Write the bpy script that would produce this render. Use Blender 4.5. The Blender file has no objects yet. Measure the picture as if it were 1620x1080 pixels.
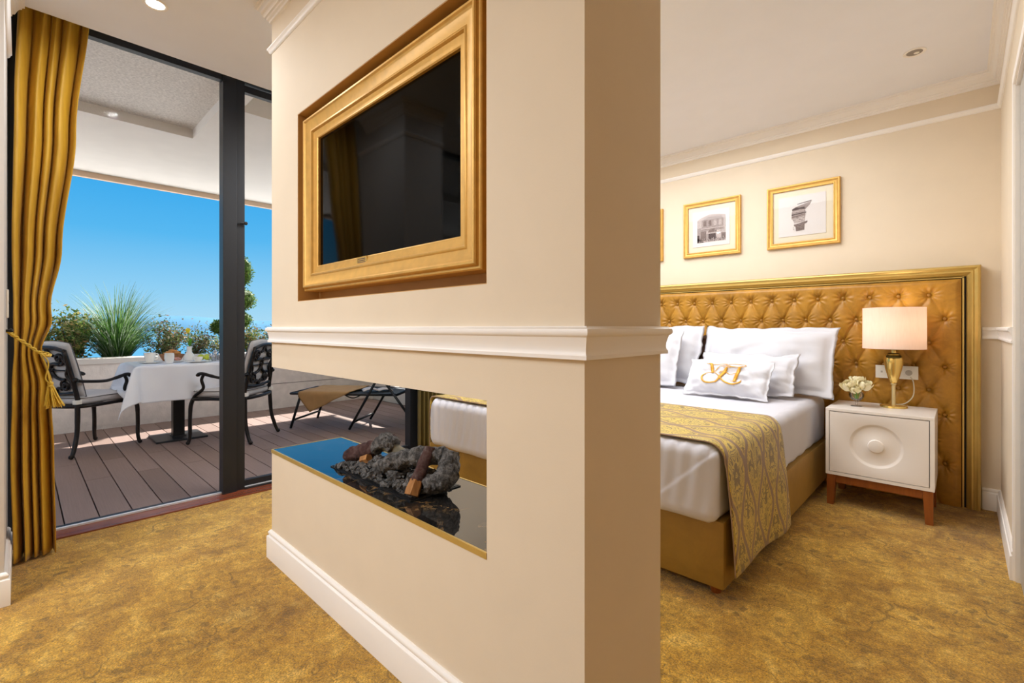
import bpy, bmesh, math, random
import numpy as np
from mathutils import Vector, Matrix, noise

sc = bpy.context.scene
COL = sc.collection
random.seed(7)
PI = math.pi

# ------------------------------------------------------------------ camera
cam_d = bpy.data.cameras.new('camera')
cam_d.sensor_width = 36
cam_d.lens = 745 / 1620 * 36
cam_d.shift_y = -22 / 1620
cam_d.clip_start = 0.05
cam_d.clip_end = 60000
cam = bpy.data.objects.new('camera', cam_d)
cam.location = (0, 0, 1.1)
cam.rotation_euler = (PI / 2, 0, math.radians(43.75))
COL.objects.link(cam)
sc.camera = cam

# ------------------------------------------------------------------ view, world, sun, lamps
sc.view_settings.view_transform = 'Standard'
sc.view_settings.look = 'None'
sc.view_settings.gamma = 1
sc.view_settings.use_curve_mapping = False
sc.view_settings.exposure = 0.0
sc.cycles.max_bounces = 10
sc.cycles.diffuse_bounces = 6
sc.cycles.transparent_max_bounces = 16
sc.cycles.caustics_reflective = False
sc.cycles.caustics_refractive = False
sc.cycles.sample_clamp_indirect = 6
sc.cycles.use_denoising = True

world = bpy.data.worlds.new('sky')
sc.world = world
world.use_nodes = True
wn = world.node_tree.nodes
wl = world.node_tree.links
bg = wn['Background']
tc = wn.new('ShaderNodeTexCoord')
sp = wn.new('ShaderNodeSeparateXYZ')
rp = wn.new('ShaderNodeValToRGB')
wl.new(tc.outputs['Generated'], sp.inputs[0])
wl.new(sp.outputs['Z'], rp.inputs[0])
wl.new(rp.outputs[0], bg.inputs[0])
el = rp.color_ramp.elements
el[0].position = 0.0
el[0].color = (0.44, 0.74, 0.93, 1)
el[1].position = 1.0
el[1].color = (0.02, 0.17, 0.55, 1)
for pos, colr in ((0.055, (0.31, 0.66, 0.92, 1)), (0.16, (0.10, 0.49, 0.89, 1)), (0.28, (0.024, 0.38, 0.85, 1)), (0.6, (0.02, 0.28, 0.74, 1))):
    e = el.new(pos)
    e.color = colr
bg.inputs[1].default_value = 1.0


def lamp(name, kind, loc, energy, color=(1, 1, 1), size=0.1, rot=(0, 0, 0), shape='DISK', sy=None, spread=None):
    d = bpy.data.lights.new(name, kind)
    d.energy = energy
    d.color = color
    if kind == 'AREA':
        d.shape = shape
        d.size = size
        if sy:
            d.size_y = sy
        if spread:
            d.spread = spread
    elif kind == 'SUN':
        d.angle = size
    else:
        d.shadow_soft_size = size
    o = bpy.data.objects.new(name, d)
    o.location = loc
    o.rotation_euler = rot
    COL.objects.link(o)
    return o


sun_dir = Vector((0.63, -0.95, -1.0))
s_ = lamp('sun', 'SUN', (-20, 20, 30), 14.0, (1.0, 0.95, 0.87), math.radians(0.6))
s_.rotation_euler = sun_dir.to_track_quat('-Z', 'Y').to_euler()
WARM = (0.93, 0.96, 1.0)
lamp('living_room_fill_light', 'AREA', (-1.9, -1.9, 2.60), 90, WARM, 1.6, shape='RECTANGLE', sy=1.6)  # added fill panel without a fixture, brightens the living area
lamp('passage_fill_light', 'AREA', (-2.2, -0.9, 2.60), 26, WARM, 0.9, shape='RECTANGLE', sy=0.9)  # smaller added fill near the passage, no fixture modelled
lamp('bedroom_fill_light', 'AREA', (-1.8, 2.45, 2.60), 84, WARM, 2.2, shape='RECTANGLE', sy=2.0)  # added fill above the bed, out of view behind the partition
lamp('downlight_lamp', 'AREA', (-2.778, 0.446, 2.60), 9, WARM, 0.08)


# ------------------------------------------------------------------ materials
def lin(h):
    h = h.lstrip('#')
    out = []
    for i in (0, 2, 4):
        v = int(h[i:i + 2], 16) / 255
        out.append(v / 12.92 if v <= 0.04045 else ((v + 0.055) / 1.055) ** 2.4)
    return (*out, 1.0)


class NT:
    def __init__(s, name):
        s.m = bpy.data.materials.new(name)
        s.m.use_nodes = True
        s.t = s.m.node_tree
        s.b = s.t.nodes['Principled BSDF']

    def n(s, typ, **kw):
        nd = s.t.nodes.new('ShaderNode' + typ)
        for k, v in kw.items():
            setattr(nd, k, v)
        return nd

    def l(s, a, b):
        s.t.links.new(a, b)

    def math(s, op, a, b=None, c=None):
        nd = s.n('Math', operation=op)
        for i, x in enumerate((a, b, c)):
            if x is None:
                continue
            if isinstance(x, (int, float)):
                nd.inputs[i].default_value = x
            else:
                s.l(x, nd.inputs[i])
        return nd.outputs[0]

    def coord(s, kind='Object', scale=(1, 1, 1), rot=(0, 0, 0)):
        c = s.n('TexCoord')
        mp = s.n('Mapping')
        mp.inputs['Scale'].default_value = scale
        mp.inputs['Rotation'].default_value = rot
        s.l(c.outputs[kind], mp.inputs[0])
        return mp.outputs[0]

    def noise(s, vec, scale, detail=3, rough=0.5, dist=0.0):
        nd = s.n('TexNoise')
        nd.inputs['Scale'].default_value = scale
        nd.inputs['Detail'].default_value = detail
        nd.inputs['Roughness'].default_value = rough
        nd.inputs['Distortion'].default_value = dist
        if vec is not None:
            s.l(vec, nd.inputs['Vector'])
        return nd.outputs['Fac']

    def ramp(s, fac, stops):
        r = s.n('ValToRGB')
        e = r.color_ramp.elements
        e[0].position, e[0].color = stops[0]
        e[1].position, e[1].color = stops[-1]
        for p, c in stops[1:-1]:
            x = e.new(p)
            x.color = c
        s.l(fac, r.inputs[0])
        return r.outputs[0]

    def mix(s, fac, a, b, blend='MIX'):
        nd = s.n('Mix', data_type='RGBA', blend_type=blend)
        for i, x in ((0, fac), (6, a), (7, b)):
            if isinstance(x, (int, float)):
                nd.inputs[i].default_value = x
            elif isinstance(x, tuple):
                nd.inputs[i].default_value = x
            else:
                s.l(x, nd.inputs[i])
        return nd.outputs[2]

    def bump(s, h, strength=0.3, dist=0.005):
        nd = s.n('Bump')
        nd.inputs['Strength'].default_value = strength
        nd.inputs['Distance'].default_value = dist
        s.l(h, nd.inputs['Height'])
        s.l(nd.outputs[0], s.b.inputs['Normal'])

    def base(s, c):
        if isinstance(c, tuple):
            s.b.inputs['Base Color'].default_value = c
        else:
            s.l(c, s.b.inputs['Base Color'])

    def set(s, **kw):
        for k, v in kw.items():
            s.b.inputs[k.replace('_', ' ')].default_value = v
        return s


def simple(name, hexc, rough=0.5, metal=0.0, var=0.06, vscale=6, bump=0.0, bscale=80, **kw):
    t = NT(name)
    v = t.coord()
    f = t.noise(v, vscale, 4)
    c = lin(hexc)
    lo = tuple(x * (1 - var) for x in c[:3]) + (1,)
    hi = tuple(min(1, x * (1 + var)) for x in c[:3]) + (1,)
    t.base(t.ramp(f, [(0.3, lo), (0.7, hi)]))
    t.set(Roughness=rough, Metallic=metal, **kw)
    if bump:
        t.bump(t.noise(v, bscale, 4), bump, 0.004)
    return t.m


M = {}
M['wall'] = simple('cream_wallpaper', '#E2D3BC', 0.75, var=0.015, bump=0.05, bscale=220)
M['trim'] = simple('white_trim_paint', '#F4EFE9', 0.4, var=0.01)
M['ceiling'] = simple('white_ceiling_paint', '#EFF0F6', 0.8, var=0.01)
M['gold'] = simple('gold_leaf', '#D9AA58', 0.42, 0.45, var=0.08, vscale=30, bump=0.05, bscale=120)
M['gold_reveal'] = simple('gold_brown_reveal', '#C79A5C', 0.6, 0.0, var=0.05)  # one even gold-brown on every face of the niche
M['brass'] = simple('polished_gold', '#F4D27C', 0.18, 0.75, var=0.02)
M['hb_gold'] = simple('champagne_gold_frame', '#CDAE62', 0.36, 0.45, var=0.05, vscale=20)
M['screen'] = simple('black_screen_glass', '#020202', 0.05, 0, var=0, Specular_IOR_Level=0.09)
M['black'] = simple('black_anodised_aluminium', '#26282C', 0.42, 0.3, var=0.04)
M['black_gap'] = simple('dark_gasket', '#0B0B0C', 0.7)
M['alu'] = simple('aluminium_rail', '#DDE0E4', 0.35, 0.2, var=0.03)
M['iron'] = simple('cast_dark_bronze', '#221C1A', 0.38, 0.45, var=0.15, vscale=40, bump=0.1, bscale=160)
M['white_lacquer'] = simple('white_lacquer', '#EFE8E0', 0.3, var=0.01)
M['lacquer_gap'] = simple('dark_joint', '#2A2724', 0.8)
M['linen'] = simple('white_bed_linen', '#CDCDD5', 0.8, var=0.012, bump=0.10, bscale=26, Sheen_Weight=0.1)
M['pillow'] = simple('white_pillow_cotton', '#D4D4DA', 0.8, var=0.012, bump=0.14, bscale=16, Sheen_Weight=0.1)
M['brown_gap_fill'] = simple('dark_brown_fill', '#4A2C1C', 0.7, var=0.1)
M['embroidery'] = simple('gold_embroidery_thread', '#DDA02C', 0.45, 0.1, var=0.12, vscale=60)
M['shade'] = None
M['wire'] = simple('translucent_cable', '#D9D2BC', 0.4)
M['white_plastic'] = simple('white_plastic', '#F1ECE2', 0.35, var=0.01)
M['socket_hole'] = simple('grey_socket_recess', '#B9B2A6', 0.5)
M['cushion'] = simple('pale_grey_outdoor_fabric', '#CFCAC8', 0.85, var=0.03, bump=0.08, bscale=30)
M['piping'] = simple('grey_piping', '#5A5654', 0.8)
M['china'] = simple('white_china', '#F1EFEA', 0.18, var=0.01)
M['soil'] = simple('dark_soil', '#4A3B2C', 0.95, var=0.3, vscale=20, bump=0.5, bscale=40)
M['bark'] = simple('bark', '#5A4634', 0.9, var=0.2, vscale=20)
M['sling'] = simple('black_sling_mesh', '#41464C', 0.7, var=0.1, vscale=60, bump=0.1, bscale=300)
M['tube_black'] = simple('black_steel_tube', '#1E1E20', 0.4, 0.4, var=0.04)
M['towel'] = simple('tan_towel', '#B08A5C', 0.95, var=0.06, vscale=20, bump=0.25, bscale=120)
M['paper'] = simple('magazine_paper', '#D9C9BE', 0.5, var=0.1, vscale=30)
M['tassel'] = simple('gold_tassel_thread', '#D9B640', 0.5, var=0.12, vscale=80, bump=0.3, bscale=200)
M['tulip'] = simple('yellow_petal', '#FBE532', 0.5, var=0.05)
M['rose'] = simple('cream_rose_petal', '#F3EAC6', 0.55, var=0.03)
M['green'] = simple('fresh_leaf_green', '#5FA02C', 0.5, var=0.1)
M['lemon'] = simple('lime_yellow_peel', '#C9D53A', 0.45, var=0.06)
M['pastry'] = simple('golden_pastry', '#C98C4A', 0.6, var=0.2, vscale=30)
M['meat'] = simple('rose_ham', '#C99182', 0.5, var=0.15, vscale=30)
M['wicker'] = simple('wicker', '#A9744A', 0.7, var=0.2, vscale=60)
M['steel'] = simple('polished_steel', '#BFC3C8', 0.15, 1.0, var=0.02)
M['bulb'] = simple('downlight_reflector', '#8E857C', 0.3, 0.3)
M['stucco'] = simple('beige_render', '#E6DED6', 0.95, var=0.08, vscale=14, bump=0.9, bscale=55)
M['cap'] = simple('pale_coping', '#DCD7D0', 0.8, var=0.03)
M['soffit'] = simple('rough_white_soffit', '#E4E0DC', 0.95, var=0.16, vscale=60, bump=1.0, bscale=60)
M['soffit_smooth'] = simple('white_soffit_render', '#EBE6E1', 0.95, var=0.02, bump=0.3, bscale=90)
M['fascia'] = simple('peach_fascia', '#DDBFA4', 0.9, var=0.03)
M['house'] = simple('white_exterior_render', '#E4E0DA', 0.95, var=0.02)
M['ground'] = simple('pale_bounce_ground', '#EEE7DD', 0.95, var=0.15, vscale=0.15)
M['shade_painted_curtain'] = simple('gold_fabric_painted_shade', '#5A4C20', 0.6, var=0.08)  # gold fabric darkened in colour to stand for backlit shade
M['hill'] = simple('hills_painted_haze', '#648EA6', 1.0, var=0.04, vscale=0.004, Specular_IOR_Level=0.0)  # distance haze is put into the blue base colour
M['print_paper'] = simple('print_paper', '#EDE7E4', 0.7, var=0.01)
M['mat_board'] = simple('cream_mat_board', '#F2E6CB', 0.7, var=0.01)
for k_, h_ in (('ink1', '#C6B9B5'), ('ink2', '#AA9C98'), ('ink3', '#84746F'), ('ink4', '#5A4C4A')):
    M[k_] = simple('engraving_' + k_, h_, 0.8, var=0.28, vscale=160)


def mk_emit(name, col, st):
    t = NT(name)
    t.base(col)
    t.b.inputs['Emission Color'].default_value = col
    t.b.inputs['Emission Strength'].default_value = st
    return t.m


M['lit'] = mk_emit('lit_lamp', (1, 0.93, 0.8, 1), 6)

# carpet: gold pile with a damask relief, wide worn patches and fibre grain
t = NT('gold_carpet')
v = t.coord('Object')
big = t.noise(v, 1.5, 4, 0.6, 0.8)
mid = t.noise(v, 8.0, 9, 0.72, 0.6)
fib = t.noise(v, 170, 3, 0.7)
sw = t.noise(v, 3.2, 2, 0.5, 3.0)
line = t.math('ABSOLUTE', t.math('SINE', t.math('MULTIPLY', sw, 44.0)))
line = t.math('POWER', t.math('SUBTRACT', 1.0, line), 4.0)
gate = t.ramp(t.noise(v, 2.3, 3, 0.6, 0.5), [(0.44, (0, 0, 0, 1)), (0.62, (1, 1, 1, 1))])
c1 = t.ramp(mid, [(0.30, lin('#64480A')), (0.45, lin('#A07418')), (0.54, lin('#C29632')), (0.66, lin('#E6C066'))])
c2 = t.ramp(big, [(0.34, lin('#80580E')), (0.5, lin('#B08224')), (0.66, lin('#D4AA4A'))])
c = t.mix(0.5, c1, c2)
c = t.mix(t.math('MULTIPLY', t.math('MULTIPLY', line, gate), 0.75), c, lin('#6E5118'))
# woven rosettes and leaf seeds scattered over the pile
wv = t.n('VectorMath', operation='ADD')
nz = t.n('TexNoise')
nz.inputs['Scale'].default_value = 5.0
t.l(v, nz.inputs['Vector'])
ws = t.n('VectorMath', operation='SCALE')
t.l(nz.outputs['Color'], ws.inputs[0])
ws.inputs['Scale'].default_value = 0.10
t.l(v, wv.inputs[0])
t.l(ws.outputs[0], wv.inputs[1])
vo = t.n('TexVoronoi', voronoi_dimensions='2D')
vo.inputs['Scale'].default_value = 2.7
t.l(wv.outputs[0], vo.inputs['Vector'])
df = t.n('VectorMath', operation='SUBTRACT')
t.l(wv.outputs[0], df.inputs[0])
t.l(vo.outputs['Position'], df.inputs[1])
dx_ = t.n('SeparateXYZ')
t.l(df.outputs[0], dx_.inputs[0])
th_ = t.math('ARCTAN2', dx_.outputs[1], dx_.outputs[0])
rr_ = t.math('SQRT', t.math('ADD', t.math('MULTIPLY', dx_.outputs[0], dx_.outputs[0]), t.math('MULTIPLY', dx_.outputs[1], dx_.outputs[1])))
pet = t.math('ADD', 0.066, t.math('MULTIPLY', t.math('COSINE', t.math('MULTIPLY', th_, 5.0)), 0.026))
ros = t.math('LESS_THAN', t.math('ABSOLUTE', t.math('SUBTRACT', rr_, pet)), 0.0045)
core = t.math('LESS_THAN', rr_, 0.016)
seed = t.math('MULTIPLY', t.math('LESS_THAN', t.math('ABSOLUTE', t.math('SUBTRACT', rr_, 0.135)), 0.017), t.math('GREATER_THAN', t.math('COSINE', t.math('MULTIPLY', th_, 13.0)), 0.35))
ring_ = t.math('MULTIPLY', t.math('LESS_THAN', t.math('ABSOLUTE', t.math('SUBTRACT', rr_, t.math('ADD', 0.185, t.math('MULTIPLY', t.math('SINE', t.math('MULTIPLY', th_, 7.0)), 0.018)))), 0.004), 1.0)
orn = t.math('MAXIMUM', t.math('MAXIMUM', ros, core), t.math('MAXIMUM', seed, ring_))
fade = t.ramp(t.noise(v, 3.1, 3, 0.6, 0.3), [(0.40, (0, 0, 0, 1)), (0.60, (1, 1, 1, 1))])
c = t.mix(t.math('MULTIPLY', t.math('MULTIPLY', orn, fade), 0.62), c, lin('#6E5112'))
blot = t.ramp(t.noise(v, 17, 6, 0.72, 0.8), [(0.57, (0, 0, 0, 1)), (0.72, (1, 1, 1, 1))])
c = t.mix(t.math('MULTIPLY', blot, 0.6), c, lin('#6A4E18'))
fr_ = t.ramp(fib, [(0.36, (0.45, 0.43, 0.36, 1)), (0.62, (1.3, 1.3, 1.3, 1))])
c = t.mix(0.9, c, fr_, 'MULTIPLY')
gr_ = t.ramp(t.noise(v, 42, 4, 0.75, 0.4), [(0.36, (0.66, 0.63, 0.55, 1)), (0.62, (1.2, 1.2, 1.2, 1))])
c = t.mix(0.75, c, gr_, 'MULTIPLY')
c = t.mix(1.0, c, (1.19, 1.19, 1.12, 1), 'MULTIPLY')
c = t.mix(0.0, c, c)
t.base(c)
t.set(Roughness=0.95, Sheen_Weight=0.25, Sheen_Roughness=0.5, Specular_IOR_Level=0.15)
hgt = t.math('ADD', t.math('MULTIPLY', fib, 1.0), t.math('MULTIPLY', mid, 1.2))
t.bump(hgt, 0.8, 0.008)
M['carpet'] = t.m


def velvet(name, dark, light, fine=18, sheen=0.5, rough=0.6):
    t = NT(name)
    v = t.coord()
    f = t.noise(v, fine, 5, 0.65, 0.8)
    g = t.noise(v, 3.0, 3)
    c = t.mix(0.5, t.ramp(f, [(0.3, lin(dark)), (0.7, lin(light))]), t.ramp(g, [(0.3, lin(dark)), (0.7, lin(light))]))
    t.base(c)
    t.set(Roughness=rough, Sheen_Weight=sheen, Sheen_Roughness=0.35)
    t.b.inputs['Sheen Tint'].default_value = lin('#FFD78A')
    return t.m


M['velvet'] = velvet('gold_tufted_velvet', '#8E621A', '#CA922E', 16, 0.5, 0.42)
M['bed_velvet'] = velvet('old_gold_velvet', '#7C5C14', '#9C7628', 9, 0.4, 0.6)
M['button'] = velvet('gold_button_velvet', '#8F6218', '#A8782A', 30, 0.3, 0.5)

t = NT('gold_satin_curtain')
v = t.coord('Object', (1, 1, 0.08))
c = t.ramp(t.noise(v, 60, 3), [(0.3, lin('#B78A18')), (0.7, lin('#CDA02A'))])
t.base(c)
t.set(Roughness=0.55, Sheen_Weight=0.12, Sheen_Roughness=0.4)
M['curtain'] = t.m

# walnut legs, threshold
def wood(name, dark, light, axis, rough=0.35):
    t = NT(name)
    s = [40, 40, 40]
    s[axis] = 3
    v = t.coord('Object', tuple(s))
    f = t.noise(v, 1.0, 5, 0.6, 0.6)
    t.base(t.ramp(f, [(0.25, lin(dark)), (0.75, lin(light))]))
    t.set(Roughness=rough)
    t.bump(f, 0.08, 0.002)
    return t.m


M['leg_wood'] = wood('reddish_wood', '#7A3F18', '#9C5824', 2)
M['threshold'] = wood('polished_mahogany', '#6B3420', '#8B4A2E', 1, 0.22)
M['split_wood'] = wood('split_orange_wood', '#8A5A2C', '#C08A50', 2, 0.8)

# composite deck plank with a tone for each plank
t = NT('brown_composite_plank')
v = t.coord('Object', (1.5, 60, 20))
f = t.noise(v, 2.0, 5, 0.6)
oi = t.n('ObjectInfo')
c = t.mix(oi.outputs['Random'], lin('#8C7468'), lin('#A58C82'))
c = t.mix(t.math('MULTIPLY', f, 0.7), c, lin('#66504A'))
t.base(c)
t.set(Roughness=0.6)
t.bump(f, 0.25, 0.002)
M['plank'] = t.m
M['deck_base'] = simple('dark_deck_bed', '#1E1716', 0.95)

# black marble slab with gold veins
t = NT('black_gold_marble')
v = t.coord('Object')
w1 = t.noise(v, 2.6, 6, 0.6, 1.6)
vein = t.math('ABSOLUTE', t.math('SUBTRACT', w1, 0.5))
vm = t.ramp(vein, [(0.0, (1, 1, 1, 1)), (0.009, (0.0, 0.0, 0.0, 1))])
g2 = t.ramp(t.noise(v, 2.0, 2), [(0.50, (0, 0, 0, 1)), (0.60, (0.8, 0.8, 0.8, 1))])
body = t.ramp(t.noise(v, 7, 5, 0.6), [(0.3, lin('#131313')), (0.75, lin('#2A2826'))])
t.base(t.mix(t.math('MULTIPLY', vm, g2), body, lin('#A98452')))
t.set(Roughness=0.03, IOR=1.8)
M['marble'] = t.m

# charred ceramic logs
t = NT('charred_log')
v = t.coord('Object')
f = t.noise(v, 45, 6, 0.75, 0.6)
t.base(t.ramp(f, [(0.3, lin('#161616')), (0.45, lin('#444241')), (0.57, lin('#72706E')), (0.75, lin('#989694'))]))
t.set(Roughness=0.95)
t.bump(t.noise(v, 70, 5, 0.7), 0.9, 0.01)
M['char'] = t.m
t = NT('charred_red_log')
v = t.coord('Object')
f = t.noise(v, 24, 6, 0.7, 0.6)
t.base(t.ramp(f, [(0.3, lin('#241A18')), (0.5, lin('#4E3330')), (0.62, lin('#5E4A46')), (0.8, lin('#85807C'))]))
t.set(Roughness=0.95)
t.bump(t.noise(v, 70, 5, 0.7), 0.8, 0.01)
M['char_red'] = t.m

# damask bed runner (UV: u along the hang, v across)
t = NT('gold_damask')
uv = t.n('TexCoord').outputs['UV']
sx = t.n('SeparateXYZ')
t.l(uv, sx.inputs[0])
U_, V_ = sx.outputs[0], sx.outputs[1]
lane = t.math('DIVIDE', V_, 0.24)
cell = t.math('SUBTRACT', t.math('FRACT', lane), 0.5)
par = t.math('MULTIPLY', t.math('FRACT', t.math('MULTIPLY', t.math('FLOOR', lane), 0.5)), 2.0)
wave = t.math('MULTIPLY', t.math('COSINE', t.math('MULTIPLY', U_, 2 * PI / 0.42)), 0.19)
ac = t.math('ABSOLUTE', cell)
og = t.math('ABSOLUTE', t.math('SUBTRACT', ac, t.math('ADD', wave, t.math('ADD', 0.23, t.math('MULTIPLY', t.noise(uv, 14, 2), 0.10)))))
ogm = t.math('LESS_THAN', og, 0.058)
og2 = t.math('ABSOLUTE', t.math('SUBTRACT', og, 0.085))
ogm2 = t.math('LESS_THAN', og2, 0.016)
cb = t.n('CombineXYZ')
t.l(t.math('MULTIPLY', ac, 0.30), cb.inputs[0])
t.l(U_, cb.inputs[1])
t.l(par, cb.inputs[2])
nn = t.noise(cb.outputs[0], 11, 1.0, 0.5, 0.7)
sc_ = t.math('SINE', t.math('MULTIPLY', nn, 40.0))
ln = t.math('LESS_THAN', t.math('ABSOLUTE', sc_), 0.5)
blob = t.math('GREATER_THAN', t.noise(cb.outputs[0], 17, 1, 0.5, 1.0), 0.60)
gold_c = t.ramp(t.noise(uv, 150, 2), [(0.3, lin('#B89A2C')), (0.7, lin('#D8BF58'))])
brn = lin('#86694E')
inner = t.math('MAXIMUM', ln, blob)
c = t.mix(t.math('MULTIPLY', inner, 0.9), gold_c, lin('#6A5426'))
c = t.mix(ogm2, c, lin('#C8A63C'))
c = t.mix(ogm, c, brn)
t.base(c)
t.set(Roughness=0.45, Sheen_Weight=0.2)
t.bump(t.noise(uv, 400, 2), 0.15, 0.002)
M['damask'] = t.m
M['runner_lining'] = simple('taupe_lining', '#9C8168', 0.8)

# satin table cloth
t = NT('white_satin_cloth')
v = t.coord('Object')
t.base(t.ramp(t.noise(v, 5, 3), [(0.3, lin('#E6E9F2')), (0.7, lin('#F0F2F8'))]))
t.set(Roughness=0.3, Sheen_Weight=0.15)
M['satin'] = t.m

# translucent lamp shade
t = NT('pale_pink_lamp_shade')
v = t.coord('Object', (1, 1, 0.1))
t.base(t.ramp(t.noise(v, 160, 2), [(0.3, lin('#F3E4DA')), (0.7, lin('#FAF0E8'))]))
t.set(Roughness=0.9)
tr = t.n('BsdfTranslucent')
tr.inputs[0].default_value = lin('#F8E8DC')
mx = t.n('MixShader')
mx.inputs[0].default_value = 0.5
t.l(t.b.outputs[0], mx.inputs[1])
t.l(tr.outputs[0], mx.inputs[2])
t.l(mx.outputs[0], t.t.nodes['Material Output'].inputs[0])
M['shade'] = t.m


# clear glass panes: fresnel mix of see-through and mirror
def pane_glass(name, tint=(1, 1, 1, 1), ior=1.45, gain=1.0):
    t = NT(name)
    t.t.nodes.remove(t.b)
    tp = t.n('BsdfTransparent')
    tp.inputs[0].default_value = tint
    gl = t.n('BsdfGlossy')
    gl.inputs['Roughness'].default_value = 0.0
    fr = t.n('Fresnel')
    fr.inputs[0].default_value = ior
    mx = t.n('MixShader')
    t.l(t.math('MULTIPLY', fr.outputs[0], gain), mx.inputs[0])
    t.l(tp.outputs[0], mx.inputs[1])
    t.l(gl.outputs[0], mx.inputs[2])
    t.l(mx.outputs[0], t.t.nodes['Material Output'].inputs[0])
    return t.m


M['glass'] = pane_glass('window_glass', (0.985, 0.99, 0.995, 1), 1.3, 0.05)
M['clear'] = pane_glass('clear_glass', (1, 1, 1, 1), 1.4, 0.7)
M['smoke'] = pane_glass('picture_glass', (1, 1, 1, 1), 1.3, 0.5)
M['water'] = pane_glass('vase_water', (0.97, 0.985, 0.97, 1), 1.33, 0.5)

# sea
t = NT('blue_sea')
v = t.coord('Object', (0.002, 0.0006, 1))
f = t.noise(v, 1.0, 4, 0.6)
t.base(t.ramp(f, [(0.3, lin('#2C6A88')), (0.7, lin('#3F8098'))]))
t.set(Roughness=0.6, Specular_IOR_Level=0.15)
M['sea'] = t.m


def leafmat(name, stops, rough=0.55):
    t = NT(name)
    g = t.n('NewGeometry')
    t.base(t.ramp(g.outputs['Random Per Island'], stops))
    t.set(Roughness=rough)
    tl = t.n('BsdfTranslucent')
    t.l(t.b.inputs['Base Color'].links[0].from_socket, tl.inputs[0])
    mx = t.n('MixShader')
    mx.inputs[0].default_value = 0.4
    t.l(t.b.outputs[0], mx.inputs[1])
    t.l(tl.outputs[0], mx.inputs[2])
    t.l(mx.outputs[0], t.t.nodes['Material Output'].inputs[0])
    return t.m


M['grass'] = leafmat('spiky_blue_green_blades', [(0.0, lin('#2C521C')), (0.4, lin('#4A742C')), (0.7, lin('#76925E')), (1.0, lin('#A2AE9E'))])
M['leaf_olive'] = leafmat('olive_shrub_leaves', [(0.0, lin('#3C5826')), (0.45, lin('#6A803C')), (0.75, lin('#A09A56')), (1.0, lin('#AC8258'))])
M['leaf_dark'] = leafmat('mixed_shrub_leaves', [(0.0, lin('#34482A')), (0.45, lin('#5C7040')), (0.75, lin('#86804E')), (1.0, lin('#946258'))])
M['leaf_topiary'] = leafmat('topiary_needles', [(0.0, lin('#2E4A16')), (0.5, lin('#4F6E22')), (0.8, lin('#6C8A30')), (1.0, lin('#86813C'))])
M['twig'] = simple('thin_grey_stem', '#6B5A4A', 0.9)
M['petunia'] = leafmat('pink_buds', [(0.0, lin('#B4566A')), (1.0, lin('#D08A8A'))])

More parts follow.
